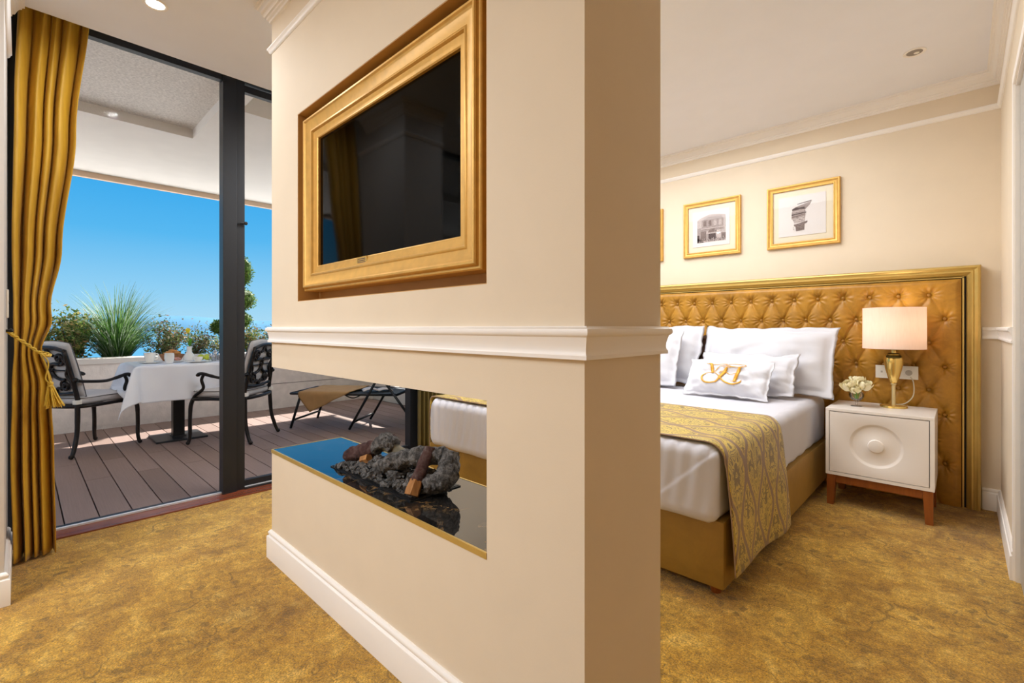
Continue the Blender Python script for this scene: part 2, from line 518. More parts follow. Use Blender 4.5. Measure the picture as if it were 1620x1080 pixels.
# ------------------------------------------------------------------ mesh helpers
class MB:
    """collects vertices and faces, then links them as ONE mesh object"""

    def __init__(s):
        s.v, s.f, s.uv = [], [], None

    def add(s, vs, fs):
        o = len(s.v)
        s.v.extend(tuple(p) for p in vs)
        s.f.extend(tuple(i + o for i in f) for f in fs)
        return s

    def box(s, x0, x1, y0, y1, z0, z1, bev=0.0):
        if bev <= 0:
            vs = [(x, y, z) for x in (x0, x1) for y in (y0, y1) for z in (z0, z1)]
            s.add(vs, [(0, 1, 3, 2), (4, 6, 7, 5), (0, 4, 5, 1), (2, 3, 7, 6), (0, 2, 6, 4), (1, 5, 7, 3)])
        else:
            bm = bmesh.new()
            bmesh.ops.create_cube(bm, size=1)
            for q in bm.verts:
                q.co = Vector(((x0 + x1) / 2 + q.co.x * (x1 - x0), (y0 + y1) / 2 + q.co.y * (y1 - y0), (z0 + z1) / 2 + q.co.z * (z1 - z0)))
            bmesh.ops.bevel(bm, geom=bm.edges[:], offset=bev, segments=2, profile=0.7, affect='EDGES')
            s.bm(bm)
        return s

    def bm(s, bm):
        bm.verts.index_update()
        s.add([q.co[:] for q in bm.verts], [[q.index for q in f.verts] for f in bm.faces])
        bm.free()
        return s

    def tube(s, pts, r, n=8, cap=True, closed=False):
        P = [Vector(p) for p in pts]
        R = r if isinstance(r, (list, tuple)) else [r] * len(P)
        o = len(s.v)
        up = None
        m = len(P)
        for i, p in enumerate(P):
            if closed:
                d = P[(i + 1) % m] - P[i - 1]
            else:
                d = (P[min(i + 1, m - 1)] - P[max(i - 1, 0)])
            if d.length < 1e-9:
                d = Vector((0, 0, 1))
            d.normalize()
            if up is None:
                a = Vector((0, 0, 1)) if abs(d.z) < 0.9 else Vector((1, 0, 0))
                up = a
            e1 = d.cross(up)
            if e1.length < 1e-6:
                e1 = d.cross(Vector((0.3, 1, 0.2)))
            e1.normalize()
            e2 = e1.cross(d).normalized()
            up = e2
            for k in range(n):
                a = 2 * PI * k / n
                s.v.append(tuple(p + (e1 * math.cos(a) + e2 * math.sin(a)) * R[i]))
        rng = m if closed else m - 1
        for i in range(rng):
            j = (i + 1) % m
            for k in range(n):
                k2 = (k + 1) % n
                s.f.append((o + i * n + k, o + i * n + k2, o + j * n + k2, o + j * n + k))
        if cap and not closed:
            s.f.append(tuple(o + k for k in range(n))[::-1])
            s.f.append(tuple(o + (m - 1) * n + k for k in range(n)))
        return s

    def lathe(s, prof, c=(0, 0, 0), n=32):
        o = len(s.v)
        for (r, z) in prof:
            for k in range(n):
                a = 2 * PI * k / n
                s.v.append((c[0] + r * math.cos(a), c[1] + r * math.sin(a), c[2] + z))
        for i in range(len(prof) - 1):
            for k in range(n):
                k2 = (k + 1) % n
                s.f.append((o + i * n + k, o + i * n + k2, o + (i + 1) * n + k2, o + (i + 1) * n + k))
        if prof[0][0] > 1e-5:
            s.f.append(tuple(o + k for k in range(n))[::-1])
        if prof[-1][0] > 1e-5:
            s.f.append(tuple(o + (len(prof) - 1) * n + k for k in range(n)))
        return s

    def ball(s, c, r, sub=2, sq=(1, 1, 1), rough=0.0, seed=0, rot=None):
        bm = bmesh.new()
        bmesh.ops.create_icosphere(bm, subdivisions=sub, radius=1)
        for q in bm.verts:
            p = q.co.copy()
            k = 1.0
            if rough:
                k += rough * noise.noise(p * 1.7 + Vector((seed * 3.1, seed * 1.7, seed))) + rough * 0.6 * noise.noise(p * 4 + Vector((seed, 9, seed * 2)))
            p = Vector((p.x * sq[0], p.y * sq[1], p.z * sq[2])) * (r * k)
            if rot:
                p = rot @ p
            q.co = p + Vector(c)
        return s.bm(bm)

    def grid(s, P, nu, nv, closed_u=False):
        """P[j][i] points"""
        o = len(s.v)
        for row in P:
            s.v.extend(tuple(p) for p in row)
        w = nu
        for j in range(nv - 1):
            for i in range(nu if closed_u else nu - 1):
                i2 = (i + 1) % nu
                s.f.append((o + j * w + i, o + j * w + i2, o + (j + 1) * w + i2, o + (j + 1) * w + i))
        return s

    def mold(s, path, prof, closed=False, out=1):
        """sweep a moulding profile [(out, z)] along an xy polyline; out>0 is to the right of travel"""
        P = [Vector((p[0], p[1])) for p in path]
        m = len(P)
        o = len(s.v)
        k = len(prof)
        for i in range(m):
            d0 = (P[i] - P[i - 1]).normalized() if (closed or i > 0) else None
            d1 = (P[(i + 1) % m] - P[i]).normalized() if (closed or i < m - 1) else None
            if d0 is None:
                d0 = d1
            if d1 is None:
                d1 = d0
            n0 = Vector((d0.y, -d0.x)) * out
            n1 = Vector((d1.y, -d1.x)) * out
            b = (n0 + n1)
            b = b / max(1e-6, b.dot(n0))
            for (q, z) in prof:
                s.v.append((P[i].x + b.x * q, P[i].y + b.y * q, z))
        for i in range(m if closed else m - 1):
            j = (i + 1) % m
            for a in range(k - 1):
                s.f.append((o + i * k + a, o + j * k + a, o + j * k + a + 1, o + i * k + a + 1))
        if not closed:
            s.f.append(tuple(o + a for a in range(k)))
            s.f.append(tuple(o + (m - 1) * k + a for a in range(k))[::-1])
        return s

    def xf(s, mat, start=0):
        for i in range(start, len(s.v)):
            s.v[i] = tuple(mat @ Vector(s.v[i]))
        return s

    def build(s, name, material, parent=None, smooth=False, fix=True, kind=None, label=None):
        me = bpy.data.meshes.new(name)
        me.from_pydata(s.v, [], s.f)
        if fix:
            bm = bmesh.new()
            bm.from_mesh(me)
            bmesh.ops.recalc_face_normals(bm, faces=bm.faces[:])
            bm.to_mesh(me)
            bm.free()
        if s.uv:
            ul = me.uv_layers.new(name='UVMap')
            for lp in me.loops:
                ul.data[lp.index].uv = s.uv[lp.vertex_index]
        me.materials.append(material)
        if smooth:
            me.shade_smooth()
            if smooth != 'all':
                me.set_sharp_from_angle(angle=math.radians(38))
        o = bpy.data.objects.new(name, me)
        COL.objects.link(o)
        if parent is not None:
            o.parent = parent
        if kind:
            o['kind'] = kind
        if label:
            o['label'] = label
        return o


def tag(o, label=None, cat=None, group=None, kind=None):
    if label:
        o['label'] = label
    if cat:
        o['category'] = cat
    if group:
        o['group'] = group
    if kind:
        o['kind'] = kind
    return o


def empty(name, loc=(0, 0, 0), rz=0.0, label=None, cat=None, group=None, kind=None):
    o = bpy.data.objects.new(name, None)
    o.empty_display_size = 0.1
    o.location = loc
    o.rotation_euler = (0, 0, rz)
    COL.objects.link(o)
    return tag(o, label, cat, group, kind)


def copy_tree(o, parent=None):
    c = o.copy()
    COL.objects.link(c)
    if parent is not None:
        c.parent = parent
    for ch in list(o.children):
        copy_tree(ch, c)
    return c


def box(name, m, x0, x1, y0, y1, z0, z1, parent=None, bev=0.0, **kw):
    return MB().box(x0, x1, y0, y1, z0, z1, bev).build(name, m, parent, **kw)


def smoothstep(a, b, x):
    t_ = max(0.0, min(1.0, (x - a) / (b - a)))
    return t_ * t_ * (3 - 2 * t_)


def lerp(a, b, t_):
    return a + (b - a) * t_


def interp(x, xs, ys):
    if x <= xs[0]:
        return ys[0]
    for i in range(len(xs) - 1):
        if x <= xs[i + 1]:
            q = (x - xs[i]) / (xs[i + 1] - xs[i])
            q = q * q * (3 - 2 * q)
            return ys[i] + (ys[i + 1] - ys[i]) * q
    return ys[-1]


def catmull(pts, n=8, closed=False):
    P = [Vector(p) for p in pts]
    out = []
    m = len(P)
    for i in range(m if closed else m - 1):
        p0 = P[i - 1] if (closed or i > 0) else P[0]
        p1, p2 = P[i], P[(i + 1) % m]
        p3 = P[(i + 2) % m] if (closed or i + 2 < m) else P[-1]
        for k in range(n):
            q = k / n
            out.append(0.5 * ((2 * p1) + (p2 - p0) * q + (2 * p0 - 5 * p1 + 4 * p2 - p3) * q * q + (3 * p1 - p0 - 3 * p2 + p3) * q ** 3))
    if not closed:
        out.append(P[-1])
    return out


# ------------------------------------------------------------------ the room shell
CZ = 2.64
XW = -3.53            # glazing plane
YB = 4.05             # headboard wall
XR = 0.165            # right wall of the bedroom
ST = 'structure'


def struct(o, label, cat):
    return tag(o, label, cat, kind=ST)


struct(box('floor', M['carpet'], -3.40, 1.9, -4.0, YB + 0.1, -0.12, 0.0), 'mottled gold patterned carpet covering the whole room floor', 'floor')
c_ = MB().box(-3.25, 2.0, -4.2, YB + 0.2, CZ, CZ + 0.25)
c_.box(-3.65, -3.25, -4.2, YB + 0.2, 2.85, 2.89)
struct(c_.build('ceiling', M['ceiling']), 'smooth off-white ceiling with a recessed curtain slot by the glazing', 'ceiling')
struct(box('wall_back', M['wall'], -3.65, 0.4, YB, YB + 0.2, 0, 2.9), 'cream wall behind the tufted headboard and the framed prints', 'wall')
w_ = MB().box(XR, XR + 0.14, 2.98, YB, 0, 2.9).box(XR, XR + 0.14, 1.9, 2.06, 0, 2.9).box(XR, XR + 0.14, 2.06, 2.98, 2.15, 2.9)
struct(w_.build('wall_right', M['wall']), 'narrow cream wall at the right edge with a doorway cut in it', 'wall')
struct(box('wall_hall', M['wall'], XR + 0.14, 1.9, 1.9, 2.04, 0, 2.9), 'cream wall beside the camera closing the hall', 'wall')
struct(box('wall_side', M['wall'], 1.9, 2.05, -4.2, 2.04, 0, 2.9), 'cream wall on the right of the living area behind the camera', 'wall')
struct(box('wall_near', M['wall'], -3.65, 2.05, -4.2, -4.0, 0, 2.9), 'cream wall at the end of the living area behind the camera', 'wall')
struct(box('wall_left', simple('pale_grey_wall_paint', '#D3CDC6', 0.6, var=0.01), -3.50, -2.745, -0.36, -0.044, 0, 2.9), 'pale stub wall at the left edge next to the gold curtain', 'wall')
struct(MB().box(-3.65, XW + 0.03, 2.46, YB, 0, 2.9).box(-3.65, XW + 0.03, -0.6, -0.044, 0, 2.9).box(-3.65, XW + 0.03, -4.0, -3.6, 0, 2.9).build('wall_window', M['wall']),
       'cream outer wall pieces on either side of the floor-to-ceiling glazing', 'wall')

# chimney partition in the middle with the see-through fireplace and the television niche
PX0, PX1, PY0, PY1 = -2.397, -0.585, 0.836, 1.186
OX = -0.891
p_ = MB()
p_.box(PX0, PX1, PY0, PY1, 0, 0.500)
p_.box(OX, PX1, PY0, PY1, 0.500, 0.911)
p_.box(PX0, PX1, PY0, PY1, 0.911, 1.213)
p_.box(PX0, -2.092, PY0, PY1, 1.213, 2.028)
p_.box(OX, PX1, PY0, PY1, 1.213, 2.028)
p_.box(-2.092, OX, 0.936, PY1, 1.213, 2.028)
p_.box(PX0, PX1, PY0, PY1, 2.028, CZ)
part = struct(p_.build('wall_partition', M['wall']), 'free-standing cream partition holding the framed television and the see-through fireplace', 'wall')
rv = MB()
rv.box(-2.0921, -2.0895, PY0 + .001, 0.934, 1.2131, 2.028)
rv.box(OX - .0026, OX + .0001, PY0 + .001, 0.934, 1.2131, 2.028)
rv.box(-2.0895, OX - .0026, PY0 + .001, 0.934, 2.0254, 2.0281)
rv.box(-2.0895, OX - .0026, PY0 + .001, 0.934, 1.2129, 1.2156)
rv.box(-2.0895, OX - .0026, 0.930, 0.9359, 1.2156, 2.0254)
rv.build('niche_lining', M['gold_reveal'], part, label='gold-brown lining of the television niche')

loop = [(PX0, PY0), (PX1, PY0), (PX1, PY1), (PX0, PY1)]
RAIL = [(0, 1.103), (.015, 1.103), (.0175, 1.099), (.022, 1.097), (.0238, 1.091), (.023, 1.085), (.019, 1.081), (.0165, 1.0795), (.0145, 1.072), (.0115, 1.061),
        (.0105, 1.051), (.0115, 1.0435), (.0135, 1.0405), (.0145, 1.0395), (.0145, 1.031), (0, 1.030)]
BASE = [(0, .130), (.006, .130), (.009, .126), (.0125, .122), (.0135, .117), (.011, .111), (.0095, .108), (.0115, .105), (.0165, .103), (.018, .099), (.018, 0.0), (0, 0)]
PIC = [(0, 2.442), (.012, 2.442), (.017, 2.436), (.017, 2.430), (.012, 2.424), (.010, 2.418), (.006, 2.412), (0, 2.410)]
CROWN = [(0, CZ), (.060, CZ), (.060, CZ - .012), (.052, CZ - .0135), (.050, CZ - .022), (.042, CZ - .025), (.036, CZ - .034), (.030, CZ - .048), (.026, CZ - .056), (.019, CZ - .058), (.018, CZ - .068), (.010, CZ - .070), (.009, CZ - .082), (0, CZ - .084)]


def mold(name, path, prof, label, closed=False, out=1):
    o = MB().mold(path, prof, closed, out).build(name, M['trim'], smooth=True)
    return struct(o, label, 'baseboard' if name.startswith('base') else 'moulding')


mold('trim_1', loop, RAIL, 'white moulded chair rail running round the central partition', True)
mold('baseboard_partition', loop, BASE, 'white moulded skirting round the foot of the central partition', True)
mold('trim_2', loop, PIC, 'slim white picture rail high on the central partition', True)
mold('trim_3', loop, CROWN, 'white crown moulding where the central partition meets the ceiling', True)
right_path = [(-3.5, YB), (XR, YB), (XR, 3.02)]
mold('trim_4', [(-3.25, YB), (XR, YB), (XR, 2.0)], CROWN, 'white crown moulding along the top of the headboard wall')
mold('trim_5', [(-3.5, YB), (XR, YB), (XR, 2.0)], PIC, 'slim white picture rail above the framed prints')
mold('trim_6', [(0.085, YB), (XR, YB), (XR, 2.985)], RAIL, 'short white chair rail in the corner right of the headboard')
mold('baseboard_right', [(0.085, YB), (XR, YB), (XR, 2.985)], BASE, 'white skirting in the corner right of the headboard')
lp = [(-3.36, -0.044), (-2.745, -0.044), (-2.745, -0.36)]
lp = lp[::-1]
mold('baseboard_left', lp, BASE, 'white skirting on the stub wall at the left edge', out=1)
mold('trim_7', [lp[0], lp[1], (-3.25, -0.044)], CROWN, 'white crown moulding at the top of the left stub wall')
mold('trim_8', lp, PIC, 'slim white picture rail on the left stub wall')

# doorway at the right edge
d_ = empty('door_1', (XR, 2.5, 0), 0, 'pale grey door leaf standing in the white doorway at the right edge', 'door', kind=ST)
MB().box(.0, .030, .475, .48, 0, 2.15).box(.0, .14, -.44, -.435, 0, 2.15).box(.0, .030, -.435, .475, 2.145, 2.15).build('jamb', M['trim'], d_)
MB().box(.014, .055, -.43, .47, .01, 2.138).build('leaf', simple('pale_grey_door_paint', '#AFABA4', 0.45, var=0.01), d_)
MB().box(-.008, .0, .482, .53, 0, 2.20, .002).box(-.008, .0, -.53, -.44, 0, 2.20, .002).box(-.008, 0, -.44, .482, 2.155, 2.20, .002).build('casing', M['trim'], d_)

# glazing facing the terrace
win = empty('window_1', (XW, 0.5, 0), 0, 'floor-to-ceiling glazing in black frames opening onto the terrace', 'window', kind=ST)


def wbox(name, m, x0, x1, y0, y1, z0, z1, bev=0.002):
    return MB().box(x0 - XW, x1 - XW, y0 - .5, y1 - .5, z0, z1, bev).build(name, m, win)


wbox('frame_post', M['black'], XW - .05, XW + .03, -0.044, 0.012, 0.01, 2.85)
wbox('frame_post', M['black'], XW - .05, XW + .035, 0.918, 0.999, 0.005, 2.85)
wbox('frame_post', M['black'], XW - .06, XW + .015, 1.001, 1.053, 0.005, 2.85)
wbox('frame_post', M['black'], XW - .05, XW + .03, 2.365, 2.462, 0.01, 2.85)
wbox('top_rail', M['black'], XW - .022, XW + .025, 0.012, 0.918, 2.722, 2.85)
wbox('top_rail', M['black'], XW - .05, XW + .03, 1.053, 2.365, 2.755, 2.85)
wbox('sash_rail', M['black'], XW - .035, XW + .005, 1.053, 2.365, 2.700, 2.745)
wbox('sash_rail', M['black'], XW - .035, XW + .005, 1.053, 2.365, 0.022, 0.062)
wbox('bottom_rail', M['black'], XW - .05, XW - .008, 0.012, 0.918, 0.0, 0.016)
wbox('bottom_rail', M['black'], XW - .05, XW + .03, 1.053, 2.365, 0.0, 0.018)
wbox('rail_strip', M['alu'], XW - .008, XW + .012, 0.012, 0.918, 0.0, 0.018, 0.001)
wbox('rail_strip', M['alu'], XW - .02, XW + .012, 1.053, 2.365, 0.018, 0.024, 0.001)
wbox('glass_pane', M['glass'], XW - .025, XW - .019, 0.012, 0.918, 0.016, 2.722, 0)
wbox('glass_pane', M['glass'], XW - .020, XW - .014, 1.053, 2.365, 0.062, 2.70, 0)
MB().tube([(0.03, .52, 1.80), (.045, .545, 1.80)], 0.008).ball((.047, .55, 1.80), .012).build('catch', M['black'], win)
wbox('threshold', M['threshold'], XW + .010, -3.392, 0.0, 2.46, -0.02, 0.008, 0.002)
w2 = empty('added_window_2', (XW, -2.1, 0), 0, 'added second glazing behind the camera, unseen, bringing daylight into the living area', 'window', kind=ST)  # added out of view so more daylight enters the living area
for y in (-1.5, -0.02, 1.46):
    MB().box(-.05, .03, y, y + .05, 0, 2.85).build('frame_post', M['black'], w2)
MB().box(-.05, .03, -1.45, 1.46, 2.72, 2.85).build('top_rail', M['black'], w2)
MB().box(-.025, -.019, -1.45, -.02, 0.0, 2.72).build('glass_pane', M['glass'], w2)
MB().box(-.025, -.019, .03, 1.46, 0.0, 2.72).build('glass_pane', M['glass'], w2)

# ------------------------------------------------------------------ terrace, sea and hills
struct(box('terrace_base', M['deck_base'], -6.75, XW - .05, -5.0, 4.2, -0.15, -0.027), 'dark bed under the terrace planks', 'floor')
deck = empty('terrace_deck', (-5, 1, 0), 0, 'red-brown composite plank deck of the terrace', 'deck', kind=ST)
PW, PT = 0.149, 0.143


def plank_mesh(L):
    bm = MB().box(-L / 2, L / 2, -PT / 2, PT / 2, -.025, 0.0, .002)
    o = bm.build('plank', M['plank'])
    me = o.data
    bpy.data.objects.remove(o)
    return me


pm = {k: plank_mesh(k) for k in (0.965, 2.20, 1.60, 1.565)}
row = 0
y = 0.172 + PW / 2 - 26 * PW
r_i = -26
while y < 3.80:
    if (r_i % 2) == 1:
        segs = [(0.965, -3.585), (2.20, -4.553)]
    else:
        segs = [(1.565, -3.585), (1.60, -5.153)]
    for L, x1 in segs:
        o = bpy.data.objects.new('plank', pm[L])
        o.location = (x1 - L / 2 + 5, y - 1, 0)
        o.parent = deck
        COL.objects.link(o)
    y += PW
    r_i += 1

par = struct(MB().box(-7.0, -6.735, -5.0, 4.3, -0.15, 0.705).build('wall_terrace', M['stucco']), 'rough beige rendered parapet wall along the terrace edge', 'wall')
MB().box(-7.03, -6.715, -5.0, 4.3, 0.705, 0.766, .006).build('coping', M['cap'], par, label='smooth pale coping on top of the parapet')
MB().box(-6.736, -6.7335, 1.9, 4.3, 0.335, 0.341).build('groove', M['deck_base'], par)
struct(box('wall_terrace_end', M['house'], -7.0, -3.65, 3.86, 4.06, -0.15, 1.15), 'low white rendered wall closing the far end of the terrace', 'wall')
pl = struct(MB().box(-7.75, -7.65, -5, 4.3, -0.15, .72).box(-7.65, -7.0, -5, 4.3, -.15, .69).build('planter_bed', M['soil']), 'raised soil bed behind the terrace parapet', 'planter')

# roof over the terrace: soffit with two stepped recesses, peach edge strip
SZ = 2.95
rf = MB()
rf.box(-7.5, -5.445, -5, 5.5, SZ, 3.4)
rf.box(-5.445, -4.455, 1.169, 5.5, SZ, 3.4)
rf.box(-4.455, -3.65, 1.169, 1.300, SZ, 3.4)
rf.box(-4.455, -3.65, 1.300, 5.5, 3.11, 3.4)
roof = struct(rf.build('terrace_roof', M['soffit_smooth']), 'white rendered roof slab sheltering the terrace', 'roof')
MB().box(-5.445, -3.65, -5, 1.169, 3.037, 3.4).build('recess_panel', M['soffit'], roof, label='rough textured recessed soffit panel')
MB().box(-7.56, -7.5, -5, 5.5, 2.885, 3.4).build('edge_strip', M['fascia'], roof, label='peach coloured roof edge strip')
struct(box('wall_facade', M['house'], -3.65, -3.53, -5, 6, 2.89, 3.4), 'white outer facade band above the glazing', 'wall')

seaob = MB().add([(-40000, -40000, -60), (-60, -40000, -60), (-60, 40000, -60), (-40000, 40000, -60)], [(0, 1, 2, 3)]).build('sea', M['sea'], fix=False)
struct(seaob, 'calm blue sea stretching to the horizon below the terrace', 'sea')
struct(MB().box(-120, -7.78, -110, 110, -15, -14).build('bounce_ground', M['ground']), 'added unseen pale ground far below the terrace, bouncing sunlight onto the soffit', 'ground')  # added out of view to bounce sunlight up to the roof soffit
hm = MB()
nh = 160
rows_ = [[], [], []]
for i in range(nh):
    y_ = -9000 + i * 150
    x_ = -12000
    k = y_ / 4.0
    pk = interp(k, [-1500, 0, 300, 620, 780, 960, 1300, 2600], [150, 270, 285, 245, 205, 170, 150, 90])
    pk += 22 * noise.noise(Vector((k * 0.006, 1.3, 0))) + 8 * noise.noise(Vector((k * 0.03, 4.3, 0)))
    rows_[0].append((x_ + 500, y_, -62))
    rows_[1].append((x_, y_, pk))
    rows_[2].append((x_ - 900, y_, -62))
hm.grid(rows_, nh, 3)
struct(hm.build('hills', M['hill'], smooth='all'), 'long island ridge painted haze-blue on the horizon across the sea', 'hills')


# ------------------------------------------------------------------ framed television in its niche
def frame_mesh(x0, x1, z0, z1, prof):
    """mitred picture frame in the xz plane; prof [(inset from outer edge, y)]"""
    mb = MB()
    k = len(prof)
    vs, fs = [], []
    for (ins, y) in prof:
        vs += [(x0 + ins, y, z0 + ins), (x1 - ins, y, z0 + ins), (x1 - ins, y, z1 - ins), (x0 + ins, y, z1 - ins)]
    for a in range(k - 1):
        for b in range(4):
            b2 = (b + 1) % 4
            fs.append((a * 4 + b, a * 4 + b2, (a + 1) * 4 + b2, (a + 1) * 4 + b))
    return mb.add(vs, fs)


tv = empty('framed_television', (-1.5, 0.93, 1.2), 0, 'large black television in a wide gold moulded frame sunk into the partition', 'television')
TX, TY, TZ = 1.5, -0.93, -1.2
tvp = [(0.0, .928), (0.0, .862), (.004, .858), (.010, .858), (.013, .853), (.013, .850), (.017, .846), (.023, .846), (.027, .850), (.029, .852), (.062, .861), (.066, .858), (.071, .858), (.074, .862), (.076, .866),
       (.097, .872), (.101, .871), (.105, .874), (.105, .889), (.110, .928)]
fm = frame_mesh(-2.079, -0.936, 1.257, 2.008, [(a, b) for a, b in tvp])
fm.xf(Matrix.Translation((TX, TY, TZ)))
fm.build('frame', M['gold'], tv, smooth=True)
MB().box(-1.985 + TX, -1.030 + TX, .884 + TY, .925 + TY, 1.350 + TZ, 1.915 + TZ).build('screen', M['screen'], tv)
MB().box(-1.635 + TX, -1.560 + TX, .868 + TY, .8735 + TY, 1.333 + TZ, 1.361 + TZ, .001).build('name_plate', M['brass'], tv)
for k in range(3):
    MB().box(-1.625 + TX, -1.57 + TX, .8672 + TY, .8681 + TY, 1.339 + TZ + k * .0065, 1.3415 + TZ + k * .0065).build('engraved_line', M['ink4'], tv)

# ------------------------------------------------------------------ fireplace slab and log set
hs = empty('hearth_slab', (-1.64, 1.01, 0.50), 0, 'polished black marble slab with thin gold edging in the see-through fireplace', 'slab')
MB().box(-2.393 + 1.64, OX + 1.64, .840 - 1.01, 1.182 - 1.01, 0.0, .0155).build('marble_top', M['marble'], hs)
MB().box(-2.397 + 1.64, OX + 1.64, .8335 - 1.01, .840 - 1.01, 0.0, .0165).build('gold_edge', M['hb_gold'], hs)
MB().box(-2.399 + 1.64, -2.393 + 1.64, .840 - 1.01, 1.182 - 1.01, 0.0, .0165).build('gold_edge', M['hb_gold'], hs)
MB().box(-2.397 + 1.64, OX + 1.64, 1.182 - 1.01, 1.188 - 1.01, 0.0, .0165).build('gold_edge', M['hb_gold'], hs)

LX, LY, LZ = -1.62, 1.01, 0.5155
ls = empty('ceramic_log_set', (LX, LY, LZ), 0, 'charred imitation log pile on a shallow black burner tray', 'fire logs')
tr_ = MB().box(-.30, .285, -.108, .112, 0, .004, .001)
tr_.box(-.295, .28, -.103, .107, .004, .006)
tr_.build('burner_tray', M['tube_black'], ls)


def rough_log(pts, rad, amp, seed, n=36, seg=22):
    P = catmull([(p[0] - LX, p[1] - LY, p[2] - LZ) for p in pts], seg)
    m = len(P)
    R = []
    for i in range(m):
        q = i / (m - 1)
        R.append(interp(q, [j / (len(rad) - 1) for j in range(len(rad))], rad))
    mb = MB().tube(P, R, n)
    out = []
    for v_ in mb.v:
        p = Vector(v_)
        d = noise.noise_vector(p * 24 + Vector((seed, seed * 2, 0))) * amp + noise.noise_vector(p * 70 + Vector((0, seed, 3))) * amp * .6 + noise.noise_vector(p * 150 + Vector((0, seed, 3))) * amp * .35
        out.append(tuple(p + d))
    mb.v = out
    return mb


rough_log([(-1.87, .955, .557), (-1.77, .985, .595), (-1.64, 1.035, .650)], [.026, .034, .031, .022], .008, 1).build('log', M['char_red'], ls, smooth='all', label='dark red-brown charred log leaning on the left')
rough_log([(-1.70, .985, .61), (-1.65, 1.00, .648), (-1.60, 1.01, .640)], [.024, .034, .028], .010, 2).build('log', M['char'], ls, smooth='all')
rough_log([(-1.66, 1.0, .640), (-1.57, 1.03, .606), (-1.47, 1.06, .575)], [.022, .024, .020], .003, 3).build('log', simple('grey_driftwood', '#77715F', 0.9, var=0.2, vscale=40, bump=.4), ls, smooth='all', label='smooth grey driftwood branch')
rough_log([(-1.625, .945, .565), (-1.54, .975, .597), (-1.44, 1.01, .628), (-1.345, 1.05, .640)], [.022, .034, .033, .028], .009, 4).build('log', M['char'], ls, smooth='all')
rough_log([(-1.385, 1.02, .668), (-1.375, .985, .62), (-1.365, .945, .565)], [.019, .021, .023], .004, 5).build('log', M['char_red'], ls, smooth='all', label='upright red-brown log with a split orange end')
rough_log([(-1.35, .965, .55), (-1.31, 1.03, .575), (-1.33, 1.07, .65)], [.03, .040, .034], .010, 6).build('log', M['char'], ls, smooth='all')
rough_log([(-1.365, .949, .572), (-1.361, .932, .545), (-1.358, .922, .528)], [.024, .026, .024], .003, 7, n=6, seg=2).build('split_end', M['split_wood'], ls)
rough_log([(-1.755, .955, .563), (-1.715, .965, .578)], [.016, .018], .003, 8, n=5, seg=2).build('split_end', M['split_wood'], ls)
em = MB()
for i in range(560):
    a, b = random.uniform(-1, 1), random.uniform(-1, 1)
    hgt_ = .050 * (1 - abs(a) ** 2.6) * (1 - abs(b) ** 2) + .008
    r_ = random.uniform(.006, .013) if i % 5 else random.uniform(.012, .022)
    em.ball((a * .268 - .008, b * .094, .004 + random.uniform(.15, 1) * hgt_), r_, 2 if i % 5 == 0 else 1, (1, random.uniform(.6, 1), .8), .5, i)
for (x, y, z, r_) in ((.235, .01, .045, .040), (.215, -.055, .034, .034), (.10, -.05, .03, .030), (.0, -.06, .03, .028), (-.05, -.03, .05, .034), (.240, .05, .03, .032), (.17, -.075, .022, .024), (-.2, .03, .03, .03)):
    em.ball((x, y, z), r_, 3, (1, .85, .8), .55, int(x * 1000) % 97)
em.build('ember_bed', M['char'], ls, kind='stuff')

# ------------------------------------------------------------------ gold curtain with tie-back
nu, nv = 260, 80
cols = []
for j in range(nv):
    z = 0.012 + (2.82 - 0.012) * j / (nv - 1)
    yl = interp(z, [0, .5, 1.02, 1.5, 2.2, 2.82], [-.020, -.030, -.018, -.028, -.020, -.006])
    yr = interp(z, [0, .5, .80, .99, 1.15, 1.5, 2.1, 2.82], [.125, .118, .105, .070, .098, .150, .205, .262])
    xc = interp(z, [0, .6, 1.0, 1.5, 2.82], [-3.215, -3.235, -3.245, -3.33, -3.40])
    amp = interp(z, [0, .5, 1.0, 1.5, 2.5, 2.82], [.052, .046, .024, .034, .036, .030])
    rowp = []
    for i in range(nu):
        s = i / (nu - 1)
        warp = s + .035 * math.sin(2 * PI * s * 1.7 + 1.0) + .018 * math.sin(1.1 * z + 5 * s) * (1 - s) * s * 4
        ph = 2 * PI * (4.6 * warp) + .8 + .35 * math.sin(1.5 * z) * s
        w = 2.1 * abs(math.sin(ph / 2)) ** .62 - 1.1 + .10 * math.sin(1.5 * ph + .8)
        amp_i = amp * (1 + .30 * math.sin(5 * s + 1 + z * .5))
        x = xc + amp_i * w + .006 * noise.noise(Vector((s * 5, z * 1.2, 1)))
        if z > 2.40:
            x += .020 * (z - 2.40) * math.sin(ph * 2 + 1)
        bulge = .018 * math.exp(-((z - 1.12) / .09) ** 2) * (s - .2) + .016 * math.exp(-((z - .86) / .10) ** 2) * (s - .35)
        y = yl + (yr - yl) * s + .10 * amp_i * math.cos(ph) + bulge
        y = max(y, -.036)
        rowp.append((x, y, z))
    cols.append(rowp)
cur = MB().grid(cols, nu, nv).build('curtain', M['curtain'], smooth='all', fix=False)
tag(cur, 'long mustard gold satin curtain gathered at the left of the terrace glazing', 'curtain')
mod = cur.modifiers.new('thick', 'SOLIDIFY')
mod.thickness = .003
tb = empty('curtain_tieback', (-3.2, 0, 1.0), 0, 'twisted gold cord tie-back with a tassel round the mustard curtain', 'tie-back')
cp = catmull([(-3.06, -.038, 1.085), (-3.10, -.030, 1.075), (-3.150, -.015, 1.058), (-3.168, .025, 1.020), (-3.175, .060, .985), (-3.200, .092, .965), (-3.26, .098, .968), (-3.315, .05, .99), (-3.315, 0, 1.03)], 7)
cm = MB()
off = 0
